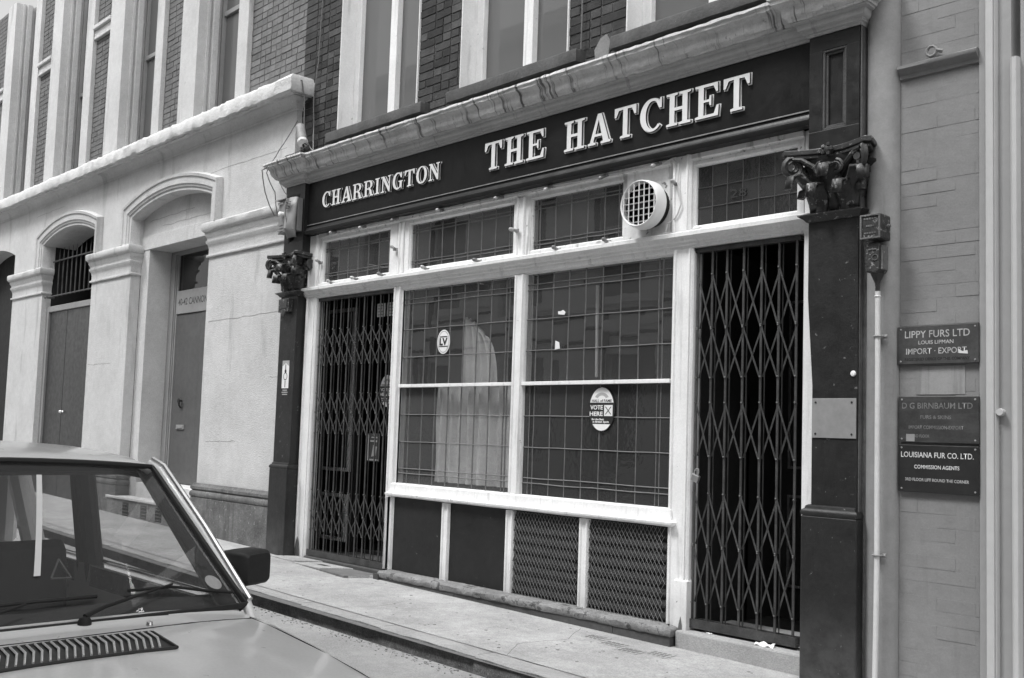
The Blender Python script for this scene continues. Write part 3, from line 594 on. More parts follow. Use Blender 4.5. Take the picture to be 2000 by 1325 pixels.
for a, b in ((-24, -20.25), (-18.15, -16.74), (-14.74, -13.40), (-11.17, -9.34)):
    pz = gz((a + b) / 2) - .05
    p_ = obj('pier', B(a, b, YL, .12, pz, 3.80), 'stucco', sb, bev=.006)
    bb_ = b - .0 if b < -9.5 else b - .002
    cp = MB(); sweep(cp, [(a, .119), (a, YL), (bb_, YL)] + ([(bb_, .119)] if b < -9.5 else []), [(-.05, 3.40), (.022, 3.40), (.026, 3.412), (.022, 3.428), (.004, 3.434), (.004, 3.50), (.014, 3.545), (.034, 3.575), (.036, 3.598), (.022, 3.604), (.026, 3.64), (.044, 3.665), (.048, 3.70), (.062, 3.706), (.078, 3.73), (.082, 3.795), (.07, 3.812), (-.05, 3.825)], .12, .002)
    obj('pier_capital', cp, 'stucco', p_, smooth=True)
    cp = MB(); sweep(cp, [(a, .119), (a, YL), (bb_, YL)] + ([(bb_, .119)] if b < -9.5 else []), [(-.05, .55), (.05, .55), (.058, .57), (.055, .60), (.04, .618), (.03, .622), (.05, .64), (.05, .668), (.028, .69), (.02, .705), (-.05, .71)], .15, .002)
    obj('dado_moulding', cp, 'plinth', p_, smooth=True)
    cp = MB(); sweep(cp, [(a, .119), (a, YL), (bb_, YL)] + ([(bb_, .119)] if b < -9.5 else []), [(-.05, pz), (.046, pz), (.046, .535), (.04, .548), (-.05, .549)], .4, .002)
    obj('plinth', cp, 'plinth', p_)
for a, b in ARCH[1:]:                                     # archivolts
    pts = [(a, 3.812), (a, 4.17)] + arc3(a, b, 4.17, 4.345)[1:-1] + [(b, 4.17), (b, 3.812)]
    rows = []; prof = [(-.006, .1), (-.006, -.0), (.012, -.03), (.05, -.03), (.055, -.045), (.085, -.05), (.09, -.062), (.17, -.066), (.18, -.08), (.215, -.085), (.22, -.07), (.235, -.03), (.235, -.0)]
    for i, p in enumerate(pts):
        ns = []
        for u, v in (((pts[i - 1]), p) if i else (None, None), (p, pts[i + 1]) if i < len(pts) - 1 else (None, None)):
            if u is None: continue
            d = Vector((v[0] - u[0], v[1] - u[1])).normalized(); ns.append(Vector((-d.y, d.x)))
        mm = ns[0] if len(ns) == 1 else (ns[0] + ns[1]) / (1 + ns[0].dot(ns[1]))
        rows.append([(p[0] + mm.x * r_, YL + .001 + y, p[1] + mm.y * r_) for r_, y in prof])
    obj('arch_moulding', MB().grid(rows, True, True), 'stucco', sb, smooth=True)
for i, (xa, xb_, zz, yy) in enumerate(((-9.62, -9.35, 1.93, YL), (-13.2, -11.9, 4.13, .1235), (-12.8, -11.3, 4.02, .1235), (-11.1, -9.4, 2.62, YL), (-12.0, -9.5, 4.45, YL), (-17.2, -16.0, 4.70, YL), (-14.7, -13.9, 2.2, YL), (-11.0, -10.3, 1.2, YL))):
    rn = random.Random(i); pts = [(xa + (xb_ - xa) * k / 14, zz + rn.uniform(-.008, .008) + (.02 * k / 14 if i % 2 else 0)) for k in range(15)]
    obj('plaster_crack', MB().grid([[(p[0], yy - .0012, p[1] - .0018), (p[0], yy - .0012, p[1] + .0018)] for p in pts]), 'plinth', sb)
# ledge cornice
lp = [(-24, YL), (-9.34, YL), (-9.34, .2)]
s = MB(); sweep(s, lp, [(-.1, 4.835), (.010, 4.835), (.016, 4.85), (.012, 4.862), (.016, 4.87), (.03, 4.91), (.06, 4.938), (.10, 4.95), (.105, 4.957), (-.1, 4.957)], .5, .001); obj('ledge_moulding', s, 'stucco', sb, smooth=True)
s = MB(); sweep(s, lp, [(-.1, 4.9575), (.15, 4.9575), (.155, 4.945), (.175, 4.942), (.18, 4.956), (.216, 4.962), (.222, 4.99), (.222, 5.09), (.20, 5.13), (.12, 5.165), (-.1, 5.19)], .06, .009)
obj('ledge_cornice', s, 'stuccotop', sb, smooth=True)
# doorway one (40-42): second jamb order, tympanum, lintel
s = MB(); s.box(-13.40, -13.15, .12, .46, .1, 3.74); s.box(-11.42, -11.17, .12, .46, .1, 3.74); obj('door_jamb', s, 'stucco', sb, bev=.005)
s = MB(); s.box(-13.399, -11.15, .125, .46, 3.741, 4.36); s.box(-13.399, -11.15, .112, .124, 3.741, 3.93); obj('tympanum', s, 'stucco', sb, bev=.004)
df = thing_ = None
s = MB(); s.box(-13.149, -12.90, .43, .50, .60, 3.739); s.box(-12.899, -11.421, .43, .5, 3.68, 3.739)
s.box(-13.10, -12.93, .415, .4299, .60, 3.70); s.box(-13.04, -12.95, .40, .4149, .6, 3.69)
dfm = obj('door_frame', s, 'doorframe', sb, bev=.004)
obj('number_board', B(-12.90, -11.421, .425, .47, 2.87, 3.185), 'doorframe', dfm, bev=.004)
text('street_number', '40-42 CANNON ST', -12.36, .424, 3.03, .13, .98, 'riser', dfm, .002)
obj('fanlight', B(-12.90, -11.421, .45, .456, 3.19, 3.68), 'fanlight', dfm)
dl = MB(); dl.box(-12.895, -12.20, .44, .48, .61, 2.862); dr = obj('door', dl, 'door', sb, bev=.004)
obj('side_panel', B(-12.192, -11.421, .435, .48, .61, 2.862), 'door', sb, bev=.004)
s = MB(); s.box(-12.72, -12.50, .425, .4399, 1.32, 1.38); s.box(-12.69, -12.53, .418, .4249, 1.335, 1.365); obj('letter_plate', s, 'doorframe', dr, bev=.003)
s = MB(); s.lathe([(.002, -.05), (.03, -.045), (.035, -.03), (.015, -.02), (.012, .0), (.02, .005)], (-12.62, .435, 1.70), 'y', 14); s.tube([(-12.62, .40, 1.70), (-12.62, .405, 1.64), (-12.62, .43, 1.60)], .012); obj('knocker', s, 'black', dr, smooth=True)
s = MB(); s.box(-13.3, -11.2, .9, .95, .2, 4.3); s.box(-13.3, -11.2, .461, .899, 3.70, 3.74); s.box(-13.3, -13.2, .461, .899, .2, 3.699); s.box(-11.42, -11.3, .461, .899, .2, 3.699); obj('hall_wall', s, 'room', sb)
st = MB(); st.box(-13.6, -11.22, -.07, .1, .05, .375)
sp = obj('entrance_step', st, 'slab', sb, bev=.01)
s = MB(); s.box(-13.62, -11.21, -.09, .12, .376, .41); obj('step_nosing', s, 'stuccotop', sp, bev=.008)
s = MB(); s.box(-13.399, -11.171, .125, .6, .1, .60); obj('upper_step', s, 'stuccotop', sp, bev=.008)
for xv in (-13.0, -12.45, -12.02, -11.6):
    s = MB(); s.box(xv - .09, xv + .09, -.072, -.06, .17, .34); v_ = obj('air_vent', s, 'black', sb)
    s = MB()
    for k in range(4): s.box(xv - .085, xv + .085, -.078, -.0725, .185 + k * .042, .197 + k * .042)
    obj('vent_bar', s, 'plinth', v_)
# doorway two: dark double doors with bars above
s = MB(); s.box(-16.739, -16.63, .06, .14, .15, 3.19); s.box(-16.63, -14.741, .06, .14, 3.10, 3.19); d2f = obj('door_frame', s, 'doorframe', sb, bev=.004)
for a, b in ((-16.625, -15.905), (-15.895, -14.9)):
    dd = obj('door', B(a, b, .09, .13, .15, 3.099), 'doord', sb, bev=.004)
    if a < -16: 
        pass
    else:
        s = MB(); s.lathe([(.001, -.06), (.02, -.055), (.028, -.035), (.012, -.02), (.02, .0)], (a + .06, .088, 1.52), 'y', 12); s.box(a - .03, a + .03, .075, .0895, 1.50, 1.54); obj('door_handle', s, 'chrome', dd, smooth=True)
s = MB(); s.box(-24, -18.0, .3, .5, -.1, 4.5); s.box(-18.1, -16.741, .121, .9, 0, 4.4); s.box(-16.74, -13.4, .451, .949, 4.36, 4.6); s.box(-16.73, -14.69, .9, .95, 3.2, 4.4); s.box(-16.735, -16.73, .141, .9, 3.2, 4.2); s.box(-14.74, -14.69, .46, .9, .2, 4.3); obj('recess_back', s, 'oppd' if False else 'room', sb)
gr = MB()
grl = obj('grille_rail', MB().tube([(-16.72, .02, 3.335), (-14.75, .02, 3.335)], .012).tube([(-16.72, .12, 3.93), (-14.75, .12, 3.93)], .013).tube([(-16.6, .12, 3.335), (-16.6, -.0, 3.335)], .02), 'iron', sb)
for k in range(11): obj('grille_bar', MB().tube([(-16.55 + k * .18, .15, 3.36), (-16.55 + k * .18, .15, 4.02), (-16.55 + k * .18, .15, 4.14)], [.012, .012, .002], 6), 'iron', grl)
# upper storey
ZS = 8.9; SW = [(-19.05, -17.98), (-16.66, -15.59), (-14.17, -13.055), (-11.82, -10.77)]
jl = [.42, .42, .50, .46]; jr = [.28, .28, .22, .24]
xe = [-24.]
for (a, b), l, r_ in zip(SW, jl, jr): xe += [a - l, b + r_]
xe.append(-9.62 + .28)
s = MB(); s.box(-24, -9.345, .12, .5, 5.0, 5.2)
for a, b in zip(xe[::2], xe[1::2]): s.box(a + .002, b - .002, .058, .5, 5.201, ZS)
bw_ = obj('brick_wall', s, 'mortar2', sb)
rest = MB()
for i, (a, b) in enumerate(zip(xe[::2], xe[1::2])):
    q = brick_run(a + .003, b - .003, 5.14, ZS, .05, bb2, bw_, 8.0 if i == 4 else 5.0, 'brick2', i + 30); rest.add(q.v, q.f)
stuff(obj('distant_brick', rest, 'brick2', bw_))
for (a, b), l, r_ in zip(SW, jl, jr):
    s = MB(); s.box(a - l, a, -.012, .33, 5.13, ZS); s.box(b, b + r_, -.012, .33, 5.13, ZS)
    wf = obj('window', s, 'stucco', sb, bev=.006)
    s = MB(); s.box(a - .001, a + .03, .10, .14, 5.13, ZS); s.box(a - .001, a + .055, .17, .25, 5.13, ZS); obj('reveal_moulding', s, 'stucco', wf, bev=.006)
    s = MB(); s.box(a, a + .05, .30, .38, 5.14, ZS); s.box(b - .05, b, .30, .38, 5.14, ZS); s.box(a + .05, b - .05, .30, .38, 5.14, 5.22); s.box(a + .05, b - .05, .31, .38, 6.67, 6.73)
    obj('sash', s, 'doorframe', wf, bev=.003)
    obj('pane', B(a + .04, b - .04, .345, .35, 5.2, ZS), 'glassup', wf); obj('blind', B(a, b, .6, .605, 5.2, ZS), 'room', wf)
for a, b in zip(xe[::2][:3], xe[1::2][:3]):
    s = MB(); s.box(a, b, -.0, .057, 7.20, 7.245); s.box(a, b, -.03, .057, 7.35, 7.41); s.box(a, b, .01, .057, 7.246, 7.349); obj('impost_band', s, 'stucco', sb, bev=.01)
# ------------------------------------------------------------------ GREY BRICK BUILDING on the right
rb = thing('grey_painted_building', 'grey painted brick building front right of the pub', 'building', (-2.2, 0, 0))
s = MB(); rows = []
for z in [-.1 + k * .4 for k in range(14)] + [6.6]:
    row = [(-2.825, .12, z), (-2.825, .005, z)]
    for k in range(1, 12):
        a = PI * k / 12; row.append((-2.702 - .102 * math.cos(a) * 1.0, .006 - .085 * math.sin(a), z))
    row += [(-2.598, .006, z), (-2.598, .12, z)]; rows.append(row)
rows2 = rows
s.grid(rows2, True, True); obj('rounded_pier', s, 'pier', rb, smooth=True)
s = MB(); s.box(-2.807, -2.800, -.09, .0, -.05, 3.95); obj('pier_edge', s, 'pierdark', rb)
s = MB(); s.box(-2.806, -2.775, -.055, -.0, -.05, 2.80); obj('pier_stain_strip', s, 'pierdark', rb, bev=.01)
s = MB(); s.box(-2.597, -2.14, .002, .25, -.1, 6.6); gw = obj('brick_wall', s, 'panel', rb)
bp = bpy.data.meshes.new('brick'); t = MB().box(-.5, .5, -.5, .5, -.5, .5); bp.from_pydata(t.v, [], t.f); bp.materials.append(M['panel'])
rnd = random.Random(5)
for (za, zb_, pr_) in ((3.665, 5.3, .8), (.10, 3.55, .55)):
    z = za; k = 0
    while z < zb_:
        x = -2.594
        while x < -2.15:
            l = .105 if (k % 2 == 0 and x == -2.594) else .215
            e = min(x + l, -2.142)
            if rnd.random() < pr_:
                o = bpy.data.objects.new('brick', bp); C.objects.link(o); o.parent = gw
                o.location = Vector(((x + e) / 2, .0062 + rnd.uniform(-.0010, .0006), z + CO / 2)) - org(gw); o.scale = (e - x - .004, .01, CO - .007); o.rotation_euler = (rnd.uniform(-.022, .022), 0, rnd.uniform(-.004, .004))
            x = e
        z += CO; k += 1
s = MB(); sweep(s, [(-2.597, .0), (-2.139, .0)], [(-.01, 3.575), (.012, 3.578), (.016, 3.60), (.045, 3.622), (.052, 3.63), (.052, 3.648), (.03, 3.658), (-.01, 3.66)], .06, .0015); obj('string_course', s, 'panel', rb, smooth=True)
s = MB(); s.box(-2.139, -2.098, -.012, .2, -.1, 6.6); obj('wall_edge_trim', s, 'trim', rb, bev=.004)
s = MB(); s.prism([(-2.096, .1), (-2.096, -.03), (-2.088, -.05), (-2.066, -.055), (-2.05, -.05), (-2.048, -.04), (-2.04, -.045), (-2.034, -.03), (-2.034, .1)], 'z', -.1, 6.6); obj('white_trim', s, 'trimlight', rb, smooth=True)
s = MB(); s.box(-2.033, -1.965, -.01, .2, -.1, 6.6); obj('door_surround', s, 'trim', rb)
s = MB(); s.prism([(-1.964, .1), (-1.964, -.03), (-1.95, -.045), (-1.93, -.045), (-1.92, -.03), (-1.92, .1)], 'z', -.1, 3.55); obj('surround_bead', s, 'trimlight', rb, smooth=True)
s = MB(); s.box(-1.919, -1.2, .0, .2, -.1, 6.6); obj('door_surround', s, 'trim', rb)
s = MB(); s.box(-1.199, 3.5, -.02, .25, -.3, 6.6); obj('side_wall', s, 'panel', rb)
s = MB(); s.lathe([(.0, -.03), (.018, -.03), (.022, -.01), (.015, .0), (.02, .01)], (-2.02, -.02, 1.60), 'y', 12); obj('bell_push', s, 'trimlight', rb, smooth=True)
s = MB(); 
for k in range(10): a = k / 10 * 2 * PI
s.tube([(-2.40 + .03 * math.cos(a), -.03, 3.70 + .03 * math.sin(a)) for a in [k / 10 * 2 * PI for k in range(11)]], .009, 6); s.tube([(-2.37, -.03, 3.70), (-2.34, -.02, 3.69)], .012, 6)
br = obj('ring_bracket', s, 'panel', None, smooth=True, origin=(-2.4, -.02, 3.69)); tag(br, 'small painted ring bracket on the ledge of the grey brick wall', 'bracket')
# ------------------------------------------------------------------ OPPOSITE BUILDING (seen only as reflections)
ob = thing('opposite_building', 'pale building across the street, reflected in the pub windows', 'building', (-6, -7.7, 0))
s = MB(); xw = [-22 + 2.4 * k for k in range(13)]; zw = [(.9, 2.9), (3.9, 6.0), (6.9, 8.6)]
zp = 0 - .4
for z0, z1 in [(-.5, .9), (2.9, 3.9), (6.0, 6.9), (8.6, 9.4)]: s.box(-24, 9, -8.1, -7.7, z0, z1)
for z0, z1 in zw:
    for x in xw: s.box(x - .75, x + .65, -8.1, -7.7, z0 + .001, z1 - .001)
obj('stucco_wall', s, 'oppw', ob)
s = MB(); s.box(-24, 9, -7.85, -7.7 + .12, 3.2, 3.4); s.box(-24, 9, -7.85, -7.7 + .2, 6.2, 6.45); s.box(-24, 9, -8.1, -7.7 + .3, 9.4, 9.7); s.box(-24, 9, -7.8, -7.62, 3.75, 3.85); obj('cornice', s, 'oppw', ob)
for zl in (3.13, 3.60, 6.10, 6.65): obj('string_course', B(-24, 9, -7.699, -7.66, zl, zl + .05), 'riser', ob)
for xl in [-21.3 + 4.8 * k for k in range(6)]: obj('downpipe', B(xl - .05, xl + .05, -7.65, -7.6, -.2, 9.3), 'riser', ob)
for z0, z1 in zw:
    for x in xw[:-1]:
        f = MB(); xa, xb = x + .65, x + 1.65; f.box(xa, xa + .07, -7.9, -7.8, z0, z1); f.box(xb - .07, xb, -7.9, -7.8, z0, z1); f.box(xa + .07, xb - .07, -7.9, -7.8, (z0 + z1) / 2, (z0 + z1) / 2 + .06)
        wf = obj('window', f, 'trimlight', ob); obj('pane', B(xa + .0, xb, -7.88, -7.87, z0, z1), 'oppd', wf)
# ------------------------------------------------------------------ GATES
def gate(label, xb, z0, z1, rows, y=.045, extra=None):
    g_ = thing('security_gate', label, 'gate', ((xb[0] + xb[-1]) / 2, y, z0))
    rg = random.Random(int(-xb[0] * 10)); xb = [x + rg.uniform(-.005, .005) for x in xb]
    for i, x in enumerate(xb):
        s = MB(); s.prism([(x - .008, y - .006), (x - .008, y - .014), (x + .008, y - .014), (x + .008, y - .006), (x + .005, y - .006), (x + .005, y - .011), (x - .005, y - .011), (x - .005, y - .006)], 'z', z0, z1)
        if i < len(xb) - 1: s.box(x + .015, x + .020, y + .006, y + .014, z0, z1)
        obj('bar', s, 'iron', g_)
    sm = {}
    for za, zb_ in rows:
        for i in range(len(xb) - 1):
            for sg in (0, 1):
                xa, xc = xb[i] + .004, xb[i + 1] - .004; yy = y + (.011 if sg else -.018)
                p, q = (Vector((xa, yy, za)), Vector((xc, yy, zb_))) if not sg else (Vector((xa, yy, zb_)), Vector((xc, yy, za)))
                d = (q - p).normalized(); n = Vector((d.z, 0, -d.x)) * .0062; t = Vector((0, .0015, 0))
                s = MB(); c0 = [p + n - t, p - n - t, p - n + t, p + n + t]; c1 = [v + (q - p) for v in c0]; s.grid([c0, c1], True, True)
                obj('lattice_strip', s, 'iron', g_)
    s = MB()
    for za, zb_ in rows:
        for x in xb:
            for zz in (za, zb_): s.lathe([(.001, -.006), (.006, -.004), (.007, 0)], (x, y - .020, zz), 'y', 6)
    stuff(obj('rivet', s, 'mesh', g_))
    s = MB(); s.box(xb[0] - .03, xb[-1] + .03, y - .03, y - .018, z0 - .02, z0 + .03); s.box(xb[0] - .03, xb[-1] + .03, y + .03, y + .04, z0 - .02, z0 + .03); s.box(xb[0] - .03, xb[-1] + .03, y - .03, y + .04, z0 - .03, z0 - .02); obj('bottom_track', s, 'iron', g_)
    s = MB(); s.box(xb[0] - .03, xb[-1] + .03, y - .02, y + .03, z1, z1 + .03); obj('top_track', s, 'iron', g_)
    return g_
gate('black folding lattice gate drawn across the left doorway of the pub', [-8.77, -8.655, -8.53, -8.40, -8.268, -8.135, -8.005, -7.875, -7.745, -7.612, -7.53], .14, 2.70, [(2.40, 2.238), (2.224, 2.035), (1.752, 1.562), (1.552, 1.345), (.773, .56), (.552, .37)])
gR = gate('black folding lattice gate with a padlock across the right doorway', [-4.058, -3.945, -3.818, -3.688, -3.557, -3.424, -3.29], .16, 2.70, [(2.54, 2.17), (2.16, 1.825), (1.655, 1.29), (1.04, .69), (.68, .30)])
pk = MB(); pk.box(-4.035, -3.975, -.045, -.02, 1.115, 1.165); ck = [(-4.025, -.032, 1.165), (-4.027, -.032, 1.19), (-4.018, -.032, 1.207), (-4.003, -.032, 1.207), (-3.995, -.032, 1.19), (-3.993, -.032, 1.165)]
pk2 = thing('padlock', 'small steel padlock hanging on the bar of the right gate', 'padlock', (-4.005, -.032, 1.14)); o = obj('lock_body', pk, 'steel', pk2, bev=.004); o.rotation_euler = (0, .35, 0)
o = obj('shackle', MB().tube(ck, .0045, 8), 'steel', pk2, smooth=True); o.rotation_euler = (0, .35, 0)
# ------------------------------------------------------------------ things fixed on the pub
fx, fz = -4.449, 3.072
fn = thing('extractor_fan', 'round white extractor fan with square grille over the right side of the window', 'extractor fan', (fx, 0, fz))
obj('fan_duct', MB().lathe([(.15, 0), (.15, -.05)][::-1] + [], (fx, .012, fz), 'y', 32).lathe([(.14, -.085), (.14, .0)], (fx, 0, fz), 'y', 32), 'black', fn, smooth=True)
rim = MB(); rows = []
for k in range(49):
    a = 2 * PI * k / 48
    rows.append([(fx + r_ * math.cos(a), y, fz + r_ * math.sin(a)) for r_, y in ((.150, -.06), (.174, -.062), (.177, -.07), (.176, -.11), (.172, -.14), (.168, -.162), (.162, -.169), (.157, -.166), (.154, -.155), (.150, -.09))])
rim.grid(rows); obj('fan_rim', rim, 'fan', fn, smooth=True)
for k in range(7):
    t = -.138 + .046 * k; h_ = math.sqrt(.155 ** 2 - t * t)
    obj('grille_slat', B(fx + t - .0022, fx + t + .0022, -.163, -.155, fz - h_, fz + h_), 'fan', fn)
    tt = t + .006; h_ = math.sqrt(.155 ** 2 - tt * tt)
    o = obj('grille_slat', B(fx - h_, fx + h_, -.160, -.138, fz + tt - .002, fz + tt + .002), 'fangrid', fn)
obj('fan_backing', MB().lathe([(.001, -.07), (.151, -.07)], (fx, -.05, fz), 'y', 32), 'black', fn)
s = MB()
for k in range(4):
    a = k * PI / 2 + .3
    s.add([(fx + r_ * math.cos(a + d), -.11 + yy, fz + r_ * math.sin(a + d)) for r_, d, yy in ((.03, -.3, -.01), (.13, -.28, -.02), (.13, .28, .0), (.03, .3, .01))], [(0, 1, 2, 3)])
s.lathe([(.001, -.13), (.03, -.12), (.035, -.09)], (fx, 0, fz), 'y', 14); obj('fan_blade', s, 'slat', fn)
# string of bulbs
sl = thing('bulb_string', 'string of small painted light bulbs clipped round the top windows', 'string lights', (-6.5, -.03, 3.1))
BL = [(-8.497, 3.382, 1), (-7.993, 3.372, 1), (-7.471, 3.385, 1), (-6.819, 3.375, 1), (-6.045, 3.375, 1), (-5.475, 3.375, 1), (-4.897, 3.37, 1), (-4.392, 3.375, 1), (-4.228, 3.205, 2), (-8.51, 2.868, 0), (-8.084, 2.868, 0), (-7.654, 2.866, 0), (-6.992, 2.862, 0), (-6.293, 2.862, 0), (-5.373, 2.862, 0), (-4.856, 2.865, 0), (-8.74, 3.10, 2), (-7.477, 3.10, 2), (-5.846, 3.071, 2)]
bm_ = bpy.data.meshes.new('bulb'); t = MB().lathe([(.001, -.062), (.010, -.058), (.0165, -.045), (.017, -.034), (.012, -.02), (.009, -.008)], (0, 0, 0), 'y', 12); bm_.from_pydata(t.v, [], t.f); bm_.materials.append(M['bulb'])
for p in bm_.polygons: p.use_smooth = True
hm = bpy.data.meshes.new('bulb_holder'); t = MB().lathe([(.0125, -.024), (.0135, -.01), (.0145, .02)], (0, 0, 0), 'y', 12).box(-.028, .028, .008, .02, -.012, .012); hm.from_pydata(t.v, [], t.f); hm.materials.append(M['holder'])
rnd = random.Random(3)
for x, z, kd in BL:
    rot = (rnd.uniform(-.5, -.1) if kd != 1 else rnd.uniform(.1, .6), 0, rnd.uniform(-.5, .2))
    for nm, me in (('bulb_holder', hm), ('bulb', bm_)):
        o = bpy.data.objects.new(nm, me); C.objects.link(o); o.parent = sl; o.location = Vector((x, -.028, z)) - org(sl); o.rotation_euler = rot
def sag(pts, r, ma, name, parent, w_=.006, n=6):
    out = []; rn = random.Random(len(pts))
    for a, b in zip(pts, pts[1:]):
        a, b = Vector(a), Vector(b)
        for k in range(n): t = k / n; out.append(a + (b - a) * t + Vector((rn.uniform(-w_, w_) * .3, 0, -w_ * 1.5 * math.sin(PI * t) + rn.uniform(-w_, w_) * .3)))
    out.append(Vector(pts[-1])); return obj(name, MB().tube(out, r, 6), ma, parent, smooth=True)
sag([(-8.78, -.012, 3.36), (-8.5, -.012, 3.39), (-7.99, -.012, 3.385), (-7.47, -.012, 3.40), (-6.82, -.012, 3.39), (-6.05, -.012, 3.39), (-5.47, -.012, 3.39), (-4.9, -.012, 3.385), (-4.39, -.012, 3.39), (-4.25, -.03, 3.395), (-4.20, -.035, 3.35), (-4.2, -.035, 3.2), (-4.17, -.035, 3.05), (-4.22, -.03, 2.96), (-4.30, -.02, 2.93), (-4.31, -.02, 2.87)], .0055, 'cablew', 'cable', sl)
sag([(-8.78, -.012, 3.36), (-8.79, -.012, 3.2), (-8.76, -.012, 3.1), (-8.79, -.012, 2.95), (-8.78, -.02, 2.875), (-8.5, -.02, 2.862), (-8.08, -.02, 2.86), (-7.65, -.02, 2.86), (-7, -.02, 2.858), (-6.3, -.02, 2.858), (-5.37, -.02, 2.858), (-4.85, -.02, 2.86), (-4.31, -.03, 2.86), (-4.0, -.03, 2.862)], .0055, 'cablew', 'cable', sl)
# stickers and papers
def ellipse(cx, cz, rx, rz, y, n=32): return MB().add([(cx + rx * math.cos(2 * PI * k / n), y, cz + rz * math.sin(2 * PI * k / n)) for k in range(n)], [tuple(range(n))])
lv = thing('round_sticker', 'oval white LV sticker on the left leaded window', 'sticker', (-6.785, .03, 2.196))
obj('sticker_face', ellipse(-6.785, 2.196, .087, .108, .0335), 'stickw', lv, solid=.001)
s = MB(); n = 32
for rx, rz in ((.078, .098),): s.grid([[(-6.785 + (rx - d) * math.cos(2 * PI * k / n), .0325, 2.196 + (rz - d) * math.sin(2 * PI * k / n)) for k in range(n)] for d in (0, .008)], True)
obj('sticker_print', s, 'stickg', lv); s = MB(); s.box(-6.845, -6.725, .0318, .0324, 2.150, 2.158); s.box(-6.835, -6.735, .0318, .0324, 2.236, 2.246); obj('sticker_print', s, 'stickb', lv)
text('sticker_letters', 'LV', -6.785, .0315, 2.197, .085, .11, 'stickb', lv, .004)
def hof(cx, cz, y, k, label, nm='vote_sticker'):
    h_ = thing(nm, label, 'sticker', (cx, y, cz)); R1, R2 = .128 * k, .170 * k
    obj('sticker_face', ellipse(cx, cz, R1, R2, y), 'stickb', h_, solid=.001)
    def seg(z0, z1, inset, yy):
        pts = []; n = 14; a_, b_ = R1 - inset, R2 - inset
        for i in range(n + 1):
            z = z0 + (z1 - z0) * i / n; q = max(0, 1 - (z / b_) ** 2); pts.append((cx + a_ * math.sqrt(q), yy, cz + z))
        for i in range(n, -1, -1):
            z = z0 + (z1 - z0) * i / n; q = max(0, 1 - (z / b_) ** 2); pts.append((cx - a_ * math.sqrt(q), yy, cz + z))
        return MB().add(pts, [tuple(range(len(pts)))])
    obj('sticker_field', seg(.048 * k, (R2 - .007) - 1e-4, .007, y - .0012), 'stickw', h_); obj('sticker_field', seg(-(R2 - .007) + 1e-4, -.113 * k, .007, y - .0012), 'stickw', h_)
    ap = [(cx + r_ * k * math.cos(a), y - .0018, cz + .07 * k + r_ * k * .75 * math.sin(a)) for r_, sgn in ((.072, 1), (.042, -1)) for a in [PI * (.12 + .76 * (i if sgn > 0 else 10 - i) / 10) for i in range(11)]]
    obj('sticker_print', MB().add(ap, [tuple(range(22))]), 'stickg', h_)
    text('sticker_words', 'HALL of FAME', cx, y - .002, cz + .062 * k, .03 * k, .195 * k, 'stickb', h_, .0006)
    text('sticker_words', 'VOTE', cx - .05 * k, y - .002, cz + .012 * k, .045 * k, .125 * k, 'stickw', h_, .0012); text('sticker_words', 'HERE', cx - .052 * k, y - .002, cz - .036 * k, .045 * k, .13 * k, 'stickw', h_, .0012)
    text('sticker_words', 'for the Best', cx - .035 * k, y - .002, cz - .077 * k, .02 * k, .12 * k, 'stickw', h_, .0006); text('sticker_words', 'in British Spirit', cx - .005 * k, y - .002, cz - .098 * k, .02 * k, .16 * k, 'stickw', h_, .0006)
    obj('ballot_box', B(cx + .026 * k, cx + .108 * k, y - .0022, y - .0014, cz - .052 * k, cz + .030 * k), 'stickw', h_)
    s = MB(); s.prism([(cx + .036 * k, cz - .04 * k), (cx + .044 * k, cz - .04 * k), (cx + .098 * k, cz + .018 * k), (cx + .09 * k, cz + .018 * k)], 'y', y - .0034, y - .0024); s.prism([(cx + .036 * k, cz + .018 * k), (cx + .044 * k, cz + .018 * k), (cx + .098 * k, cz - .04 * k), (cx + .09 * k, cz - .04 * k)], 'y', y - .0046, y - .0035); obj('ballot_cross', s, 'stickb', h_)
hof(-4.914, 1.607, .0325, 1, 'oval vote here sticker on the right leaded window below the glazing bar')
hof(-8.27, 1.80, .55, 1, 'oval vote here sticker behind the left folding gate')
def sheet(nm, x0, x1, z0, z1, y, ma, label, cat, lines=5, rot=0, lm='stickg'):
    t_ = thing(nm, label, cat, ((x0 + x1) / 2, y, (z0 + z1) / 2)); obj('sheet', B(x0, x1, y, y + .002, z0, z1), ma, t_); s = MB()
    for k in range(lines):
        z = z1 - (z1 - z0) * (k + .7) / (lines + .4); s.box(x0 + .015, x1 - .015 - random.uniform(0, (x1 - x0) * .3), y - .0012, y - .0002, z - .006, z + .006)
    if lines: obj('print_line', s, lm, t_)
    return t_
sheet('paper_notice', -8.46, -8.32, 2.57, 2.71, .52, 'paper', 'left of two grey paper notices high up behind the left gate', 'notice', 4)
sheet('paper_notice', -8.29, -8.14, 2.57, 2.71, .52, 'paper', 'right of two grey paper notices high up behind the left gate', 'notice', 4)
ps = sheet('small_poster', -8.53, -8.32, 1.07, 1.36, .52, 'riser', 'small dark picture poster low behind the left gate', 'poster', 0)
s = MB(); s.box(-8.52, -8.50, .515, .519, 1.08, 1.35); s.box(-8.50, -8.33, .515, .519, 1.08, 1.095); s.box(-8.48, -8.36, .515, .519, 1.27, 1.29); s.box(-8.46, -8.35, .515, .519, 1.31, 1.325); s.prism([(-8.45, 1.12), (-8.38, 1.13), (-8.36, 1.22), (-8.42, 1.24)], 'y', .515, .519); obj('poster_print', s, 'stickg', ps)
o = obj('torn_label', MB().prism([(-5.390, 2.353), (-5.325, 2.345), (-5.312, 2.365), (-5.34, 2.385), (-5.365, 2.375), (-5.392, 2.378)], 'y', .030, .034), 'stickw', None, origin=(-5.35, .03, 2.36)); tag(o, 'scrap of torn white sticker high on the right leaded window', 'sticker')
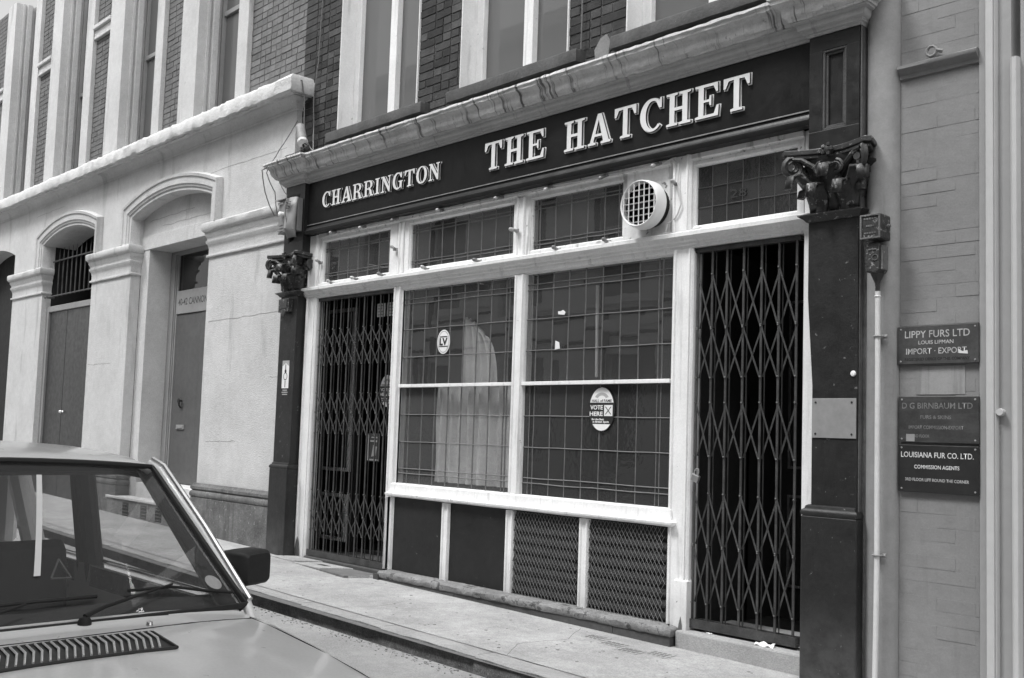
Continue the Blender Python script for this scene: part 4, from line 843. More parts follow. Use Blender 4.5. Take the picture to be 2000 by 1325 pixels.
o = obj('torn_label', MB().prism([(-5.415, 2.075), (-5.362, 2.08), (-5.372, 2.13), (-5.412, 2.145)], 'y', .030, .034), 'stickw', None, origin=(-5.39, .03, 2.1)); tag(o, 'small square white label just above a lead line on the right window', 'sticker')
o = obj('strip_light', MB().tube([(-5.10, .16, 2.575), (-5.085, .16, 1.86)], .012, 8), 'lamp', None, origin=(-5.09, .16, 2.2)); tag(o, 'thin upright white tube behind the right leaded window', 'tube')
gd = thing('guide_sticker', 'tall white recommendation sticker on the left black pilaster', 'sticker', (-9.165, -.10, 1.93))
obj('sticker_face', B(-9.235, -9.105, -.1025, -.1005, 1.80, 2.09), 'stickw', gd)
s = MB(); s.prism([(-9.235, 2.03), (-9.17, 2.065), (-9.105, 2.03), (-9.105, 2.09), (-9.235, 2.09)], 'y', -.1036, -.1026); obj('sticker_print', s, 'stickg', gd)
s = MB(); s.box(-9.176, -9.164, -.1036, -.1026, 1.99, 2.05); s.box(-9.176, -9.164, -.1036, -.1026, 1.81, 1.88); s.lathe([(.018, -.0008), (.018, 0)], (-9.17, -.1028, 1.98), 'y', 12)
for k in range(24):
    a = 2 * PI * k / 24; s.box(-9.17 + .034 * math.cos(a) - .004, -9.17 + .034 * math.cos(a) + .004, -.1036, -.1026, 1.925 + .036 * math.sin(a) - .004, 1.925 + .036 * math.sin(a) + .004)
obj('sticker_print', s, 'stickb', gd)
sg_ = MB()
for k, wd_ in enumerate((.09, .12, .10)): sg_.box(-9.17 - wd_ / 2, -9.17 + wd_ / 2, -.1025, -.1005, 1.775 - k * .022, 1.785 - k * .022)
obj('sticker_line', sg_, 'stickg', gd)
bpn = thing('blank_plate', 'blank dull metal plate screwed to the right black pilaster', 'plate', (-2.95, -.10, 1.55)); obj('plate_sheet', B(-3.10, -2.812, -.107, -.101, 1.435, 1.675), 'plate', bpn, bev=.002)
s = MB()
for a in (-3.075, -2.84):
    for b in (1.46, 1.65): s.lathe([(.001, -.004), (.006, -.003), (.007, 0)], (a, -.107, b), 'y', 8)
obj('screw', s, 'black', bpn)
o = obj('round_button', MB().lathe([(.001, -.012), (.014, -.010), (.018, -.002), (.018, 0)], (-2.835, -.10, 1.822), 'y', 14), 'lamp', None, smooth=True, origin=(-2.835, -.1, 1.822)); tag(o, 'small round white button on the right black pilaster', 'button')
# alarm box
al = thing('alarm_box', 'grey burglar alarm box with white round lamp above the left pilaster', 'alarm', (-9.17, -.15, 3.57))
s = MB(); s.prism([(-9.33, -.101), (-9.37, -.16), (-9.15, -.20), (-8.99, -.16), (-8.99, -.101)], 'z', 3.44, 3.79); obj('box_back', s, 'alarm', al, bev=.006)
s = MB(); s.prism([(3.36, -.12), (3.36, -.15), (3.46, -.27), (3.56, -.25), (3.78, -.205), (3.80, -.12)], 'x', 0, .0); 
s = MB(); rows = []
for t in [k / 8 for k in range(9)]:
    a = PI * t; xx = -9.075 - .085 * math.cos(a); o_ = math.sin(a)
    rows.append([(xx, -.162 - .03 * o_, 3.795), (xx, -.17 - .04 * o_, 3.70), (xx, -.18 - .06 * o_, 3.55), (xx, -.18 - .075 * o_, 3.46), (xx, -.165 - .02 * o_, 3.37)])
s.grid(rows); cv = obj('alarm_cover', s, 'plate', al, smooth=True, solid=.006)
s = MB()
for k in range(5): s.tube([(-9.12, -.222 - k * .003, 3.74 - k * .017), (-9.075, -.236 - k * .003, 3.735 - k * .017), (-9.03, -.222 - k * .003, 3.74 - k * .017)], .004, 5)
obj('sounder_slot', s, 'black', al)
obj('warning_lamp', MB().lathe([(.03, .0), (.03, -.03), (.026, -.05), (.012, -.058), (.001, -.06)][::-1], (-9.24, -.18, 3.635), 'y', 16), 'lamp', al, smooth=True)
s = MB(); s.box(-9.37, -9.17, -.21, -.1, 3.795, 3.803); s.box(-9.35, -9.24, -.188, -.182, 3.75, 3.775); obj('alarm_label', s, 'stickg', al)
s = MB()
for k in range(3): s.box(-9.33, -9.22, -.19, -.182, 3.46 + k * .032, 3.478 + k * .032)
obj('alarm_label', s, 'plate', al)
# spotlight and cables
sp_ = thing('spotlight', 'small tubular stone coloured spotlight standing on the left end of the pub ledge', 'spotlight', (-9.0, -.12, 4.24))
a, b = Vector((-9.12, -.10, 4.58)), Vector((-8.96, -.16, 4.37)); obj('lamp_tube', MB().tube([a, b], .05, 16), 'clay', sp_, smooth=True)
obj('lamp_rim', MB().tube([b - (b - a) * .08, b + (b - a) * .06], .055, 16), 'stuccotop', sp_, smooth=True)
obj('lamp_bracket', MB().tube([b, (-8.97, -.13, 4.30), (-9.0, -.12, 4.235)], .011, 8).tube([(-9.0, -.12, 4.24), (-8.9, -.1, 4.32), b], .006, 6), 'black', sp_, smooth=True)
def cable(pts, r, label, n=8, w_=.01, ma='cable'):
    o = sag(pts, r, ma, 'cable', None, w_, n); tag(o, label, 'cable'); return o
cable([(-8.95, .03, 7.2), (-9.0, .03, 6.2), (-9.02, .02, 5.3), (-9.05, -.0, 4.95), (-9.02, .0, 4.6), (-8.85, -.10, 4.26)], .006, 'long thin cable down the dark brick wall to the left of the pub ledge')
cable([(-9.3, -.16, 5.14), (-9.1, -.12, 5.08), (-9.10, -.08, 4.9), (-9.08, -.08, 4.6), (-8.98, -.10, 4.4), (-8.78, -.12, 4.235)], .007, 'paler cable looping off the end of the stone ledge down to the pub ledge')
cable([(-9.30, -.03, 4.7), (-9.36, -.20, 4.35), (-9.40, -.27, 4.20), (-9.52, -.30, 4.14), (-9.50, -.26, 3.9), (-9.46, -.16, 3.66)], .006, 'thin loose cable hanging in front of the left end of the pub ledge')
cable([(-8.9, -.14, 4.33), (-9.2, -.2, 4.26), (-9.42, -.27, 4.20), (-9.44, -.29, 4.10), (-9.40, -.2, 3.9), (-9.43, -.14, 3.65)], .005, 'second loose cable draped over the ledge end towards the alarm box')
cable([(-9.22, -.295, 4.2), (-9.2, -.29, 4.0), (-9.12, -.22, 3.82), (-9.08, -.26, 3.7), (-9.06, -.24, 3.5), (-8.98, -.2, 3.44)], .0045, 'thin cable hanging down across the front of the alarm box')
cable([(-5.20, .02, 7.0), (-5.21, .02, 5.5), (-5.22, .02, 4.24)], .006, 'thin pale cable straight down the brick between second and third upper windows')
# junction boxes and conduit
jb = thing('meter_boxes', 'two black cast iron boxes one above the other beside the right pilaster', 'meter box', (-2.68, -.1, 2.6))
s = MB(); s.box(-2.745, -2.615, -.21, -.08, 2.595, 2.745); q1 = obj('box_body', s, 'darkcap', jb, bev=.012)
s = MB(); t = .010
for q in ((-2.742, -2.618, 2.598, 2.608), (-2.742, -2.618, 2.732, 2.742), (-2.742, -2.732, 2.608, 2.732), (-2.628, -2.618, 2.608, 2.732)): s.box(q[0], q[1], -.218, -.2095, q[2], q[3])
obj('box_rim', s, 'plinth', q1, bev=.002)
for k, (tx, w_) in enumerate((('FUSES', .07), ('TWO', .05), ('30 AMP', .075))): pass
s = MB()
for k, w_ in enumerate((.08, .05, .075)):
    for j in range(5): s.box(-2.68 - w_ / 2 + j * w_ / 5, -2.68 - w_ / 2 + j * w_ / 5 + w_ / 7, -.2125, -.2095, 2.712 - k * .042, 2.722 - k * .042)
stuff(obj('raised_marks', s, 'plinth', q1))
obj('box_latch', MB().lathe([(.001, -.02), (.010, -.015), (.012, 0)], (-2.60, -.14, 2.675), 'x', 10).tube([(-2.615, -.14, 2.675), (-2.59, -.14, 2.675)], .009, 8), 'plinth', q1, smooth=True)
s = MB(); s.prism([(-2.722, 2.42), (-2.712, 2.405), (-2.645, 2.405), (-2.635, 2.42), (-2.635, 2.565), (-2.645, 2.58), (-2.712, 2.58), (-2.722, 2.565)], 'y', -.19, -.08); q2 = obj('box_body', s, 'darkcap', jb, bev=.006)
s = MB(); s.box(-2.632, -2.618, -.175, -.11, 2.42, 2.56); s.tube([(-2.66 + .018 * math.cos(a), -.192, 2.49 + .018 * math.sin(a)) for a in [k / 8 * 2 * PI for k in range(9)]], .003, 5); s.box(-2.70, -2.65, -.194, -.19, 2.535, 2.543); obj('box_ridge', s, 'plinth', q2)
obj('cable_funnel', MB().lathe([(.012, -.115), (.014, -.06), (.018, -.05), (.04, .0)], (-2.675, -.125, 2.405), 'z', 14), 'darkcap', jb, smooth=True)
cn = thing('conduit_pipe', 'thin white painted conduit pipe running down beside the round grey pier', 'pipe', (-2.675, -.12, 1.2))
obj('pipe', MB().tube([(-2.675, -.122, 2.30), (-2.672, -.122, 1.8), (-2.673, -.12, 1.2), (-2.672, -.12, .7), (-2.676, -.12, .35), (-2.682, -.12, -.05)], .0155, 12), 'pipe', cn, smooth=True)
obj('pipe_collar', MB().lathe([(.018, -.005), (.02, 0), (.018, .005)], (-2.675, -.122, 2.27), 'z', 12), 'pipe', cn, smooth=True)
for z in (2.035, .772):
    s = MB(); s.box(-2.712, -2.628, -.10, -.085, z - .012, z + .012); s.tube([(-2.70, -.10, z), (-2.692, -.135, z), (-2.672, -.142, z), (-2.652, -.135, z), (-2.645, -.10, z)], .006, 6); s.lathe([(.001, -.012), (.008, -.008), (.009, 0)], (-2.634, -.10, z), 'y', 8); obj('pipe_clip', s, 'pier', cn, bev=.003)
# name plates
def nameplate(x0, x1, z0, z1, ma, label, lines, lm, frame_=True):
    n_ = thing('name_plate', label, 'sign', ((x0 + x1) / 2, -.01, (z0 + z1) / 2)); obj('plate_board', B(x0, x1, -.024, .001, z0, z1), ma, n_, bev=.003)
    for t_, xc, z, sz, wd_, mm in lines: text('plate_lettering', t_, xc, -.0248, z, sz, wd_, mm, n_, .0004)
    s = MB()
    for a in (x0 + .02, x1 - .02):
        for b in (z0 + .018, z1 - .018): s.lathe([(.001, -.003), (.005, -.002), (.006, 0)], (a, -.024, b), 'y', 8)
    obj('screw', s, 'brass', n_); return n_
nA = nameplate(-2.60, -2.137, 1.873, 2.095, 'signm', 'top dark name plate reading LIPPY FURS LTD on the grey brick wall', [('LIPPY FURS LTD', -2.37, 2.046, .058, .37, 'lettm'), ('LOUIS LIPMAN', -2.375, 1.998, .030, .20, 'lettm'), ('IMPORT · EXPORT', -2.375, 1.948, .048, .345, 'lettm'), ('REGISTERED OFFICE OF THIS COMPANY', -2.37, 1.902, .022, .37, 'black')], 'lettm')
obj('torn_label', MB().prism([(-2.245, 1.93), (-2.195, 1.925), (-2.198, 1.945), (-2.225, 1.94), (-2.25, 1.955)], 'y', -.0262, -.0252), 'lett', nA)
nB = nameplate(-2.592, -2.137, 1.425, 1.688, 'sigb', 'middle name plate of three, bleached, faint lettering D G BIRNBAUM LTD', [('D G BIRNBAUM LTD', -2.37, 1.635, .048, .40, 'lettf'), ('FURS & SKINS', -2.375, 1.570, .028, .175, 'lettf'), ('IMPORT COMMISSION-EXPORT', -2.375, 1.512, .028, .31, 'lettf'), ('2ND FLOOR', -2.46, 1.462, .024, .10, 'lettf')], 'lettf')
obj('torn_label', B(-2.545, -2.495, -.0262, -.0252, 1.43, 1.472), 'plate', nB)
nC = nameplate(-2.592, -2.137, 1.142, 1.411, 'signd', 'lowest name plate, black with white lettering LOUISIANA FUR CO LTD', [('LOUISIANA FUR CO. LTD.', -2.37, 1.355, .044, .41, 'lett'), ('COMMISSION AGENTS', -2.37, 1.287, .030, .255, 'lett'), ('3RD FLOOR LIFT ROUND THE CORNER', -2.37, 1.214, .024, .36, 'lettm')], 'lett')
s = MB(); s.box(-2.50, -2.22, -.002, .002, 1.70, 1.862); o = obj('plate_ghost', s, 'pier', rb)
# curtain
cu_ = MB(); rows = []
for z in [k / 10 for k in range(11)]:
    rows.append([(-6.98 + 1.12 * i / 90, .15 + .032 * math.sin(i * .62) * (1 + .3 * math.sin(i * .23)) + .008 * math.sin(z * 7 + i * .5), .95 + (1.80 - .95) * z) for i in range(91)])
cu_.grid(rows); o = obj('net_curtain', cu_, 'curtain', None, smooth='all', origin=(-6.5, .24, 1.3)); tag(o, 'pale gathered net curtain behind the lower left leaded window', 'curtain')
cu_ = MB(); rows = []
for z in [k / 10 for k in range(11)]:
    rows.append([(-6.70 + (.20 + .22 * math.sqrt(max(0, 1 - z * z))) * i / 30, .20 + .03 * math.sin(i * .9), 1.82 + .60 * z * (1 - .25 * (i / 30) ** 2) + .012 * math.sin(i * 1.7)) for i in range(31)])
cu_.grid(rows); o = obj('net_curtain', cu_, 'curtain', None, smooth='all', origin=(-6.3, .42, 2.1)); tag(o, 'narrow pale curtain hanging behind the upper left leaded window', 'curtain')
# litter and pavement pieces
lt = MB(); rows = []
for i in range(9):
    rows.append([(-3.52 + .13 * i / 8, -.045 + .035 * j / 4, .114 + .008 * math.sin(i * 1.3 + j) + .004 * j) for j in range(5)])
lt.grid(rows); o = obj('litter', lt, 'stickw', None, solid=.003, origin=(-3.45, -.03, .115)); tag(o, 'crumpled white paper litter on the right door step', 'litter')
o = obj('litter', MB().prism([(-3.95, .03), (-3.89, .0), (-3.88, .02), (-3.93, .05)], 'z', .114, .118), 'stickw', None, origin=(-3.9, .03, .115)); tag(o, 'tiny scrap of white paper by the foot of the right gate', 'litter')
cf = struct(obj('cellar_flap', MB().prism([(-9.08, -.22), (-7.62, -.34), (-7.46, -.03), (-8.82, -.03)], 'z', gz(-8) - .03, gz(-8) + .012), 'joint')); 
for i, (a, b) in enumerate(((-9.0, -8.52), (-8.51, -8.0), (-7.99, -7.5))):
    for j, (c_, d) in enumerate(((-.03, -.125), (-.132, -.235 - .03 * i))):
        sh = j * .1; o = obj('paving_slab', MB().prism([(a - sh, d), (b - sh, d - .01), (b - sh + .09, c_), (a - sh + .09, c_)], 'z', gz((a + b) / 2) - .02, gz((a + b) / 2) + .016), 'paving', cf, bev=.004)
obj('drain_hole', MB().prism([(-8.34, -.16), (-8.18, -.17), (-8.14, -.13), (-8.30, -.12)], 'z', gz(-8.2) + .0165, gz(-8.2) + .0185), 'black', cf)
s = MB(); s.box(-7.46, -7.39, -.13, -.0, gz(-7.4) - .02, gz(-7.4) + .05); o = obj('corner_stone', s, 'riser', pub)
for i, (xg, yg) in enumerate(((-4.62, -.30), (-4.42, -.36), (-4.22, -.42), (-4.04, -.34))):
    q = struct(obj('pavement_light', B(xg - .09, xg + .09, yg - .06, yg + .06, gz(xg) - .02, gz(xg) + .003), 'paving'))
    s = MB()
    for a in range(4):
        for b in range(3): s.box(xg - .07 + a * .038, xg - .07 + a * .038 + .022, yg - .045 + b * .034, yg - .045 + b * .034 + .02, gz(xg) + .0031, gz(xg) + .0048)
    obj('light_hole', s, 'joint', q)
s = MB()
for pts in ([(-6.5, -1.18), (-6.35, -.9), (-6.4, -.6), (-6.1, -.3)], [(-10.5, -.1), (-10.3, -.5), (-10.4, -1.17)], [(-4.9, -.16), (-4.7, -.5), (-4.8, -.9), (-4.6, -1.18)], [(-9.3, -.16), (-9.1, -.6), (-8.9, -1.17)]):
    pp = subdiv(pts, .07); rows = []
    for x, y in pp: j = random.uniform(-.012, .012); rows.append([(x - .0028 + j, y, gz(x) + .0008), (x + .0028 + j, y, gz(x) + .0008)])
    s.grid(rows)
struct(obj('pavement_crack', s, 'joint'))
obj('bare_wood_patch', MB().prism([(-8.985, .075), (-8.90, .075), (-8.905, .16), (-8.92, .24), (-8.94, .285), (-8.965, .22), (-8.98, .15)], 'y', -.0135, -.010), 'pierdark', pub)
obj('bare_wood_patch', MB().prism([(-4.14, .05), (-4.10, .05), (-4.098, .14), (-4.112, .20), (-4.125, .15)], 'y', -.0262, -.0235), 'pierdark', pub)
rn = random.Random(9); s = MB()
for k in range(420):
    x = rn.uniform(-8.5, -3.2); e = abs(rn.gauss(0, .07)); y = -1.395 - .0 * x - e; z = gz(x) - .104; r_ = rn.uniform(.003, .013); a = rn.uniform(0, PI); h_ = rn.uniform(.001, .006)
    s.prism([(x + r_ * math.cos(a + t), y + r_ * .6 * math.sin(a + t)) for t in (0, 1.5, 2.9, 4.4)], 'z', z, z + h_)
stuff(tag(obj('gutter_grit', s, 'slab'), 'loose grit and crumbs lying in the gutter along the kerb', 'grit'))
s = MB()
for k in range(90):
    x = rn.uniform(-9.3, -3.2); y = rn.uniform(-1.15, -.16); z = gz(x) + .0005; r_ = rn.uniform(.004, .014); s.prism([(x + r_ * math.cos(t), y + r_ * math.sin(t)) for t in (0, 1.1, 2.0, 3.2, 4.1, 5.3)], 'z', z, z + .001)
stuff(tag(obj('pavement_specks', s, 'joint'), 'small flattened dark specks trodden into the pale pavement', 'specks'))
# ------------------------------------------------------------------ CAR
YC = -4.43
car = thing('parked_car', 'pale saloon car with a black door mirror, seen from the front at the left', 'car', (-4.4, YC, -.1))
def CB(name, mb, ma, parent=None, **k): return obj(name, mb, ma, parent or car, **k)
def deck(x):   # (edge z, centre z, half width)
    K = [(-2.15, .36, .44, .70), (-2.25, .50, .56, .755), (-2.45, .575, .625, .79), (-2.9, .635, .685, .812), (-3.3, .67, .725, .826), (-3.76, .69, .742, .83)]
    for a, b in zip(K, K[1:]):
        if b[0] <= x <= a[0]:
            t = (x - a[0]) / (b[0] - a[0]); return tuple(a[i] + (b[i] - a[i]) * t for i in (1, 2, 3))
    return K[0][1:] if x > K[0][0] else K[-1][1:]
def dz(x, d):
    e, c_, h = deck(x); q = min(1, abs(d) / (h * .93)); return c_ + (e - c_) * q ** 2.4
rows = []
for x in (-2.14, -2.16, -2.2, -2.25, -2.35, -2.5, -2.7, -2.9, -3.1, -3.3, -3.45, -3.6, -3.76):
    e, c_, h = deck(x); half = [(h * .96, .05), (h * .985, .14), (h, .30), (h * 1.0, .42), (h * .99, min(.52, e - .04)), (h * .972, e - .035), (h * .955, e - .012), (h * .93, e)] + [(h * .93 * t, dz(x, h * .93 * t)) for t in (.96, .9, .8, .65, .45, .2, 0)]
    cl = lambda d: max(x, -3.605 + .19 * (1 - min(1, d / .83) ** 2)) if x < -3.3 else x
    row = [(cl(d) if z > .6 else x, YC + d, z) for d, z in half] + [(cl(d) if z > .6 else x, YC - d, z) for d, z in half[::-1][1:]]; rows.append(row)
CB('bonnet', MB().grid(rows, False, True), 'carpaint', smooth='all')
rows = []
for x in (-3.76, -4.4, -5.2, -6.0, -6.4, -6.55): 
    h = .83 if x > -6.1 else .83 - (-6.1 - x) * .1
    rows.append([(x, YC + h * k, z) for k, z in ((.9, .06), (.985, .12), (1, .30), (1, .42), (.99, .56), (.975, .655), (.955, .69), (.90, .70), (.90, .1))])
for sg, nm in ((1, 'door'), (-1, 'door')):
    rr = [[(p[0], YC + sg * (p[1] - YC), p[2]) for p in r_] for r_ in rows]
    CB(nm, MB().grid(rr, True, True), 'carpaint', smooth=True)
s = MB(); s.box(-6.6, -6.5, YC - .78, YC + .78, .08, .74); CB('tailgate', s, 'carpaint', bev=.03)
s = MB(); s.box(-6.6, -2.3, YC - .74, YC + .74, .03, .08); s.box(-6.5, -3.78, YC - .74, YC + .74, .081, .14); CB('floor', s, 'trimc')
s = MB(); rows = []
for x in (-4.24, -4.26, -4.32, -4.6, -5.0, -5.5, -6.0, -6.15):
    row = []
    for k in range(-10, 11):
        u = k / 10; bul = .06 * (1 - u * u) if x > -4.4 else 0; zz = {-4.24: 1.196, -4.26: 1.207, -4.32: 1.218, -4.6: 1.238, -5.0: 1.25, -5.5: 1.247, -6.0: 1.225, -6.15: 1.205}[x]
        row.append((x - .06 + bul, YC + u * .745, zz + .034 * (1 - abs(u) ** 3) - (.03 if abs(u) == 1 else 0)))
    rows.append(row)
s.grid(rows); CB('roof', s, 'carpaint', smooth='all', solid=.022)
CB('roof_gutter', MB().tube([(-4.29, YC + .748, 1.196), (-4.6, YC + .76, 1.215), (-5.2, YC + .76, 1.222), (-6.0, YC + .76, 1.20), (-6.2, YC + .75, 1.16)], .011, 8), 'chrome' if False else 'carpaint', smooth=True)
s = MB(); s.box(-6.2, -4.4, YC - .70, YC + .70, 1.165, 1.18); CB('headlining', s, 'trimc')
def WS(u, v):
    xb = -3.60 + .19 * (1 - u * u); xt = -4.30 + .06 * (1 - u * u); zb = .69 + .03 * (1 - u * u); zt = 1.20 + .03 * (1 - u * u)
    return Vector((xb + (xt - xb) * v, YC + u * (.83 - .10 * v), zb + (zt - zb) * v))
WN = Vector((.59, 0, .81))
CB('windscreen', MB().grid([[WS(-1 + k / 10, v / 8) for k in range(21)] for v in range(9)]), 'carglass', smooth='all')
per = [WS(-1 + k / 12 * 2, -.0) for k in range(13)] + [WS(1, v / 8) for v in range(1, 8)] + [WS(1 - k / 12 * 2, 1) for k in range(13)] + [WS(-1, 1 - v / 8) for v in range(1, 9)]
CB('windscreen_seal', MB().tube([p + WN * .004 for p in per], .0125, 8), 'rubber', smooth=True)
for sg in (1, -1):
    s = MB(); pts = [(-3.47, .80, .625), (-3.62, .842, .695), (-3.95, .806, .95), (-4.27, .764, 1.185), (-4.36, .752, 1.218)]
    s.tube([(x, YC + sg * d, z) for x, d, z in pts], [.012, .022, .023, .022, .018], 10); CB('front_pillar', s, 'carpaint', smooth=True)
    CB('pillar_highlight', MB().tube([(-3.60, YC + sg * .845, .712), (-3.94, YC + sg * .812, .972), (-4.26, YC + sg * .770, 1.208), (-4.35, YC + sg * .757, 1.236)], .0125, 8), 'pillarglint', smooth=True)  # bright metal tube added to give the pillar its white highlight
    s = MB(); s.grid([[WS(sg * (1.0 - (.17 - .07 * v / 8) * t), v / 8) - WN * (.012 + .03 * math.sin(PI * t)) for t in (0, .25, .5, .75, 1)] for v in range(9)]); CB('pillar_trim', s, 'trimc', smooth='all', solid=.006)
    s = MB(); s.tube([(-4.98, YC + sg * .79, .62), (-5.06, YC + sg * .735, 1.17)], .045, 8); s.tube([(-5.10, YC + sg * .79, .62), (-5.16, YC + sg * .735, 1.17)], .04, 8); CB('door_pillar', s, 'trimc', smooth=True)
    s = MB(); s.tube([(-5.86, YC + sg * .80, .68), (-6.06, YC + sg * .73, 1.18)], .06, 8); s.tube([(-6.3, YC + sg * .78, .70), (-6.12, YC + sg * .72, 1.18)], .06, 8); CB('rear_pillar', s, 'carpaint', smooth=True)
    s = MB(); s.tube([(-3.80, YC + sg * .815, .712), (-4.98, YC + sg * .812, .712)], .011, 8); s.tube([(-5.12, YC + sg * .812, .712), (-5.84, YC + sg * .81, .712)], .011, 8); CB('door_top_rubber', s, 'rubber', smooth=True)
    s = MB(); s.tube([(-3.84, YC + sg * .795, .716), (-4.92, YC + sg * .792, .716)], .007, 8); s.tube([(-5.16, YC + sg * .792, .716), (-5.8, YC + sg * .79, .716)], .007, 8); CB('door_top_chrome', s, 'chrome', smooth=True)
    s = MB(); s.box(-4.95, -3.86, YC + sg * .745, YC + sg * .775, .60, .698); s.box(-5.82, -5.14, YC + sg * .745, YC + sg * .775, .60, .698); CB('door_capping', s, 'plinth', bev=.006)
    s = MB(); s.tube([(-4.38, YC + sg * .742, 1.168), (-5.0, YC + sg * .742, 1.185), (-6.08, YC + sg * .735, 1.165)], .022, 8); CB('window_rail', s, 'trimc', smooth=True)
    s = MB(); s.add([(-3.82, YC + sg * .80, .70), (-4.98, YC + sg * .795, .70), (-5.05, YC + sg * .738, 1.17), (-4.38, YC + sg * .738, 1.17)], [(0, 1, 2, 3)]); s.add([(-5.12, YC + sg * .795, .70), (-5.86, YC + sg * .795, .70), (-6.05, YC + sg * .735, 1.16), (-5.16, YC + sg * .738, 1.17)], [(0, 1, 2, 3)]); CB('side_window', s, 'carglass')
s = MB(); s.add([(-6.16, YC - .68, 1.2), (-6.16, YC + .68, 1.2), (-6.54, YC + .72, .75), (-6.54, YC - .72, .75)], [(0, 1, 2, 3)]); CB('rear_window', s, 'carglass')
s = MB(); rows = []
for k in range(13):
    u = -1 + k / 6; p = WS(u * .97, -.0)
    rows.append([(p.x - .04, p.y, .672), (p.x - .08, p.y, .70 + .01 * (1 - u * u)), (p.x - .28, p.y, .70 + .02 * (1 - u * u)), (-4.12, p.y, .66), (-4.14, p.y, .50), (p.x - .3, p.y, .5), (p.x - .05, p.y, .6)])
s.grid(rows, True, True); CB('dashboard', s, 'trimc', smooth=True)
for sy in (-.38, .38):
    s = MB(); s.box(-4.85, -4.35, YC + sy - .25, YC + sy + .25, .14, .34); CB('seat', s, 'trimc', bev=.05)
    s = MB(); s.prism([(-4.80, .30), (-4.92, .30), (-5.04, .80), (-4.96, .84), (-4.90, .80)], 'y', YC + sy - .24, YC + sy + .24); CB('seat_back', s, 'trimc', bev=.03)
s = MB(); s.prism([(-5.75, .30), (-5.9, .30), (-6.05, .74), (-5.95, .76)], 'y', YC - .62, YC + .62); CB('rear_seat', s, 'trimc', bev=.03)
CB('steering_wheel', MB().tube([(-4.22 - .09 * math.sin(a) * .6, YC - .38 + .19 * math.cos(a), .66 + .17 * math.sin(a)) for a in [k / 24 * 2 * PI for k in range(25)]], .013, 8), 'rubber', smooth=True)
# bonnet details
s = MB()
def DK(x, y, o=.0): return (x, y, dz(x, y - YC) + o)
for y0, y1 in ((YC + .27, YC - .66),):
    pass
s.grid([[DK(x, YC + .262 - .93 * k / 20, .003) for k in range(21)] for x in (-3.03, -3.075, -3.12, -3.165, -3.205)])
vg = CB('air_intake', s, 'vent')
for k in range(39):
    y = YC + .252 - .0235 * k; a = Vector(DK(-3.20, y - .0, .007)); b = Vector(DK(-3.12, y - .006, .010)); c_ = Vector(DK(-3.035, y - .036, .006)); CB('intake_slat', MB().tube([a, b, c_], .0038, 5), 'carpaint', vg, smooth=True)
CB('intake_edge', MB().tube([DK(-3.205, YC + .265 - .93 * k / 8, .003) for k in range(9)], .006, 6).tube([DK(-3.02, YC + .262 - .93 * k / 8, .003) for k in range(9)], .006, 6).tube([DK(-3.20, YC + .265, .004), DK(-3.02, YC + .265, .004)], .006, 6), 'vent', vg, smooth=True)
CB('panel_gap', MB().tube([DK(-3.40 + .16 * (1 - (k / 10 * 2 - 1) ** 2) - (.0), YC + (k / 10 * 2 - 1) * .74, .0005) for k in range(11)], .0022, 5).tube([DK(x, YC + .745, .001) for x in (-3.42, -3.2, -3.0, -2.7, -2.4)], .0022, 5), 'rubber', smooth=True)
piv = Vector(DK(-3.38, YC + .115, .012)); e_ = WS(.62, .14) + WN * .03
CB('wiper_pivot', MB().lathe([(.022, -.03), (.022, .0), (.016, .012), (.002, .016)], piv, 'z', 12), 'rubber', smooth=True)
w1 = CB('wiper_arm', MB().tube([piv + Vector((0, 0, .015)), piv + (e_ - piv) * .2 + Vector((0, 0, .02)), e_], [.009, .007, .004], 8), 'rubber', smooth=True)
CB('wiper_blade', MB().tube([WS(.40, .14) + WN * .014, WS(.62, .135) + WN * .02, WS(.80, .10) + WN * .014, WS(.96, .075) + WN * .012], .006, 6), 'rubber', w1, smooth=True)
w2 = CB('wiper_arm', MB().tube([Vector(DK(-3.38, YC - .35, .02)), WS(-.05, .10) + WN * .03], [.009, .004], 8), 'rubber', smooth=True)
CB('wiper_blade', MB().tube([WS(-.25, .12) + WN * .014, WS(0, .12) + WN * .02, WS(.25, .125) + WN * .014], .007, 6), 'rubber', w2, smooth=True)
CB('washer_jet', MB().lathe([(.012, 0), (.010, .01), (.002, .014)], Vector(DK(-3.30, YC + .30, .0)), 'z', 10), 'chrome', smooth=True)
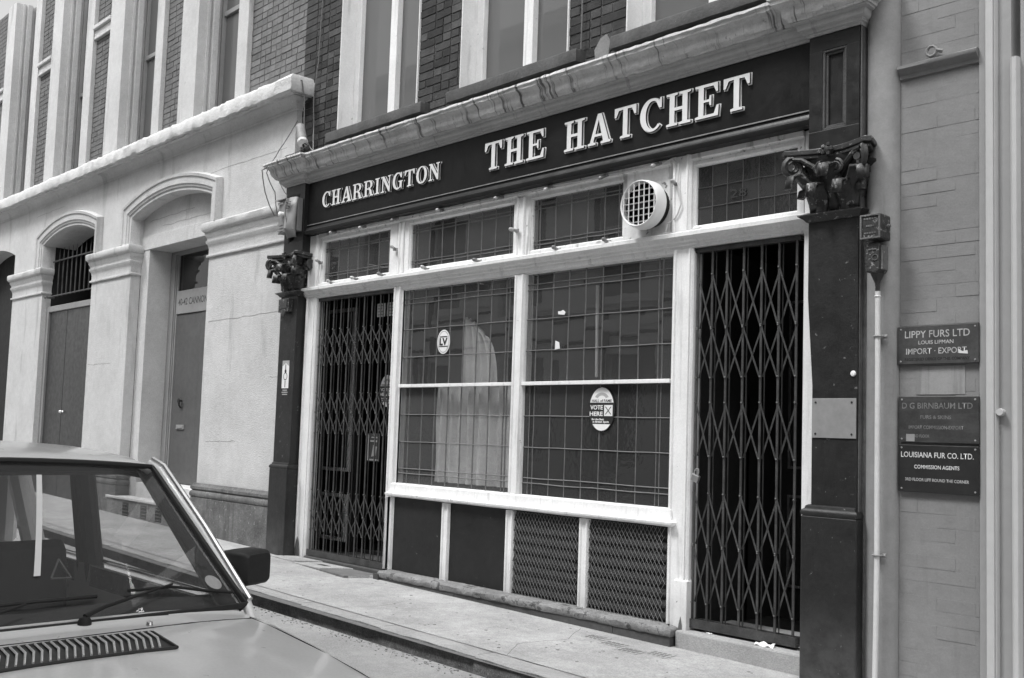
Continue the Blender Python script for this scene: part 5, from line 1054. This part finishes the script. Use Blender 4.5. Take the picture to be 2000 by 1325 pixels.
# door mirror
s = MB(); rows = []
for x, k in ((-3.72, .80), (-3.735, .94), (-3.76, 1.0), (-3.82, 1.02), (-3.85, .96)):
    cy, cz, hw, hh = -3.500, .813, .088, .073; r_ = []
    for i in range(20):
        a = 2 * PI * i / 20; ca, sa = math.cos(a), math.sin(a); p = .28
        dxx = x + 3.78; ddy = k * hw * math.copysign(abs(ca) ** p, ca); r_.append((-3.78 + dxx * .92 - ddy * .38, cy + ddy * .95 + dxx * .38, cz + k * hh * math.copysign(abs(sa) ** p, sa)))
    rows.append(r_)
s.grid(rows, True, True); mi = CB('door_mirror', s, 'rubber', smooth=True)
CB('mirror_stem', MB().tube([(-3.79, -3.55, .785), (-3.80, -3.565, .74), (-3.82, -3.60, .70)], [.04, .03, .026], 10), 'rubber', mi, smooth=True)

# tax disc, white strip and triangle on the screen
def wpatch(u0, u1, v0, v1, o, n=1): return MB().grid([[WS(u0 + (u1 - u0) * i / 4, v0 + (v1 - v0) * j / 4) - WN * o for i in range(5)] for j in range(5)])
cd_ = WS(.90, .17) - WN * .006; U = (WS(.95, .17) - WS(.85, .17)).normalized(); V = (WS(.9, .22) - WS(.9, .12)).normalized()
td = CB('tax_disc', MB().add([cd_ + U * .040 * math.cos(2 * PI * k / 24) + V * .040 * math.sin(2 * PI * k / 24) for k in range(24)], [tuple(range(24))]), 'disc')
CB('white_strip', MB().grid([[WS(.04 + .23 * t + du, .27 + .63 * t) + WN * .004 for du in (0, .028)] for t in [k / 6 for k in range(7)]]), 'stickw')
s = MB()
T3 = [WS(.185, .37), WS(.115, .265), WS(.20, .26)]
for a, b in zip(T3, T3[1:] + T3[:1]): s.tube([a - WN * .008, b - WN * .008], .0035, 5)
CB('triangle_sticker', s, 'tri')
# wheels, lamps, bumper
for x in (-2.85, -5.75):
    for sg in (1, -1):
        yy = YC + sg * .72; t_ = CB('wheel', MB().lathe([(.14, -.08), (.25, -.085), (.285, -.06), (.285, .06), (.25, .085), (.14, .08)], (x, yy, .183 - .085), 'y', 28), 'tyre', smooth=True)
        CB('rim', MB().lathe([(.001, -.05 * sg), (.06, -.06 * sg), (.10, -.03 * sg), (.15, -.06 * sg), (.15, .07 * sg), (.10, .05 * sg), (.06, .07 * sg), (.001, .06 * sg)], (x, yy, .098), 'y', 20), 'plate', t_, smooth=True)
s = MB(); s.box(-2.13, -2.02, YC - .80, YC + .80, .17, .27); CB('bumper', s, 'rubber', bev=.02)
s = MB(); s.box(-2.138, -2.12, YC - .42, YC + .42, .30, .42); CB('radiator_grille', s, 'vent')
for sg in (1, -1): CB('headlight', MB().box(-2.14, -2.115, YC + sg * .46, YC + sg * .68, .30, .42), 'chrome', bev=.01)
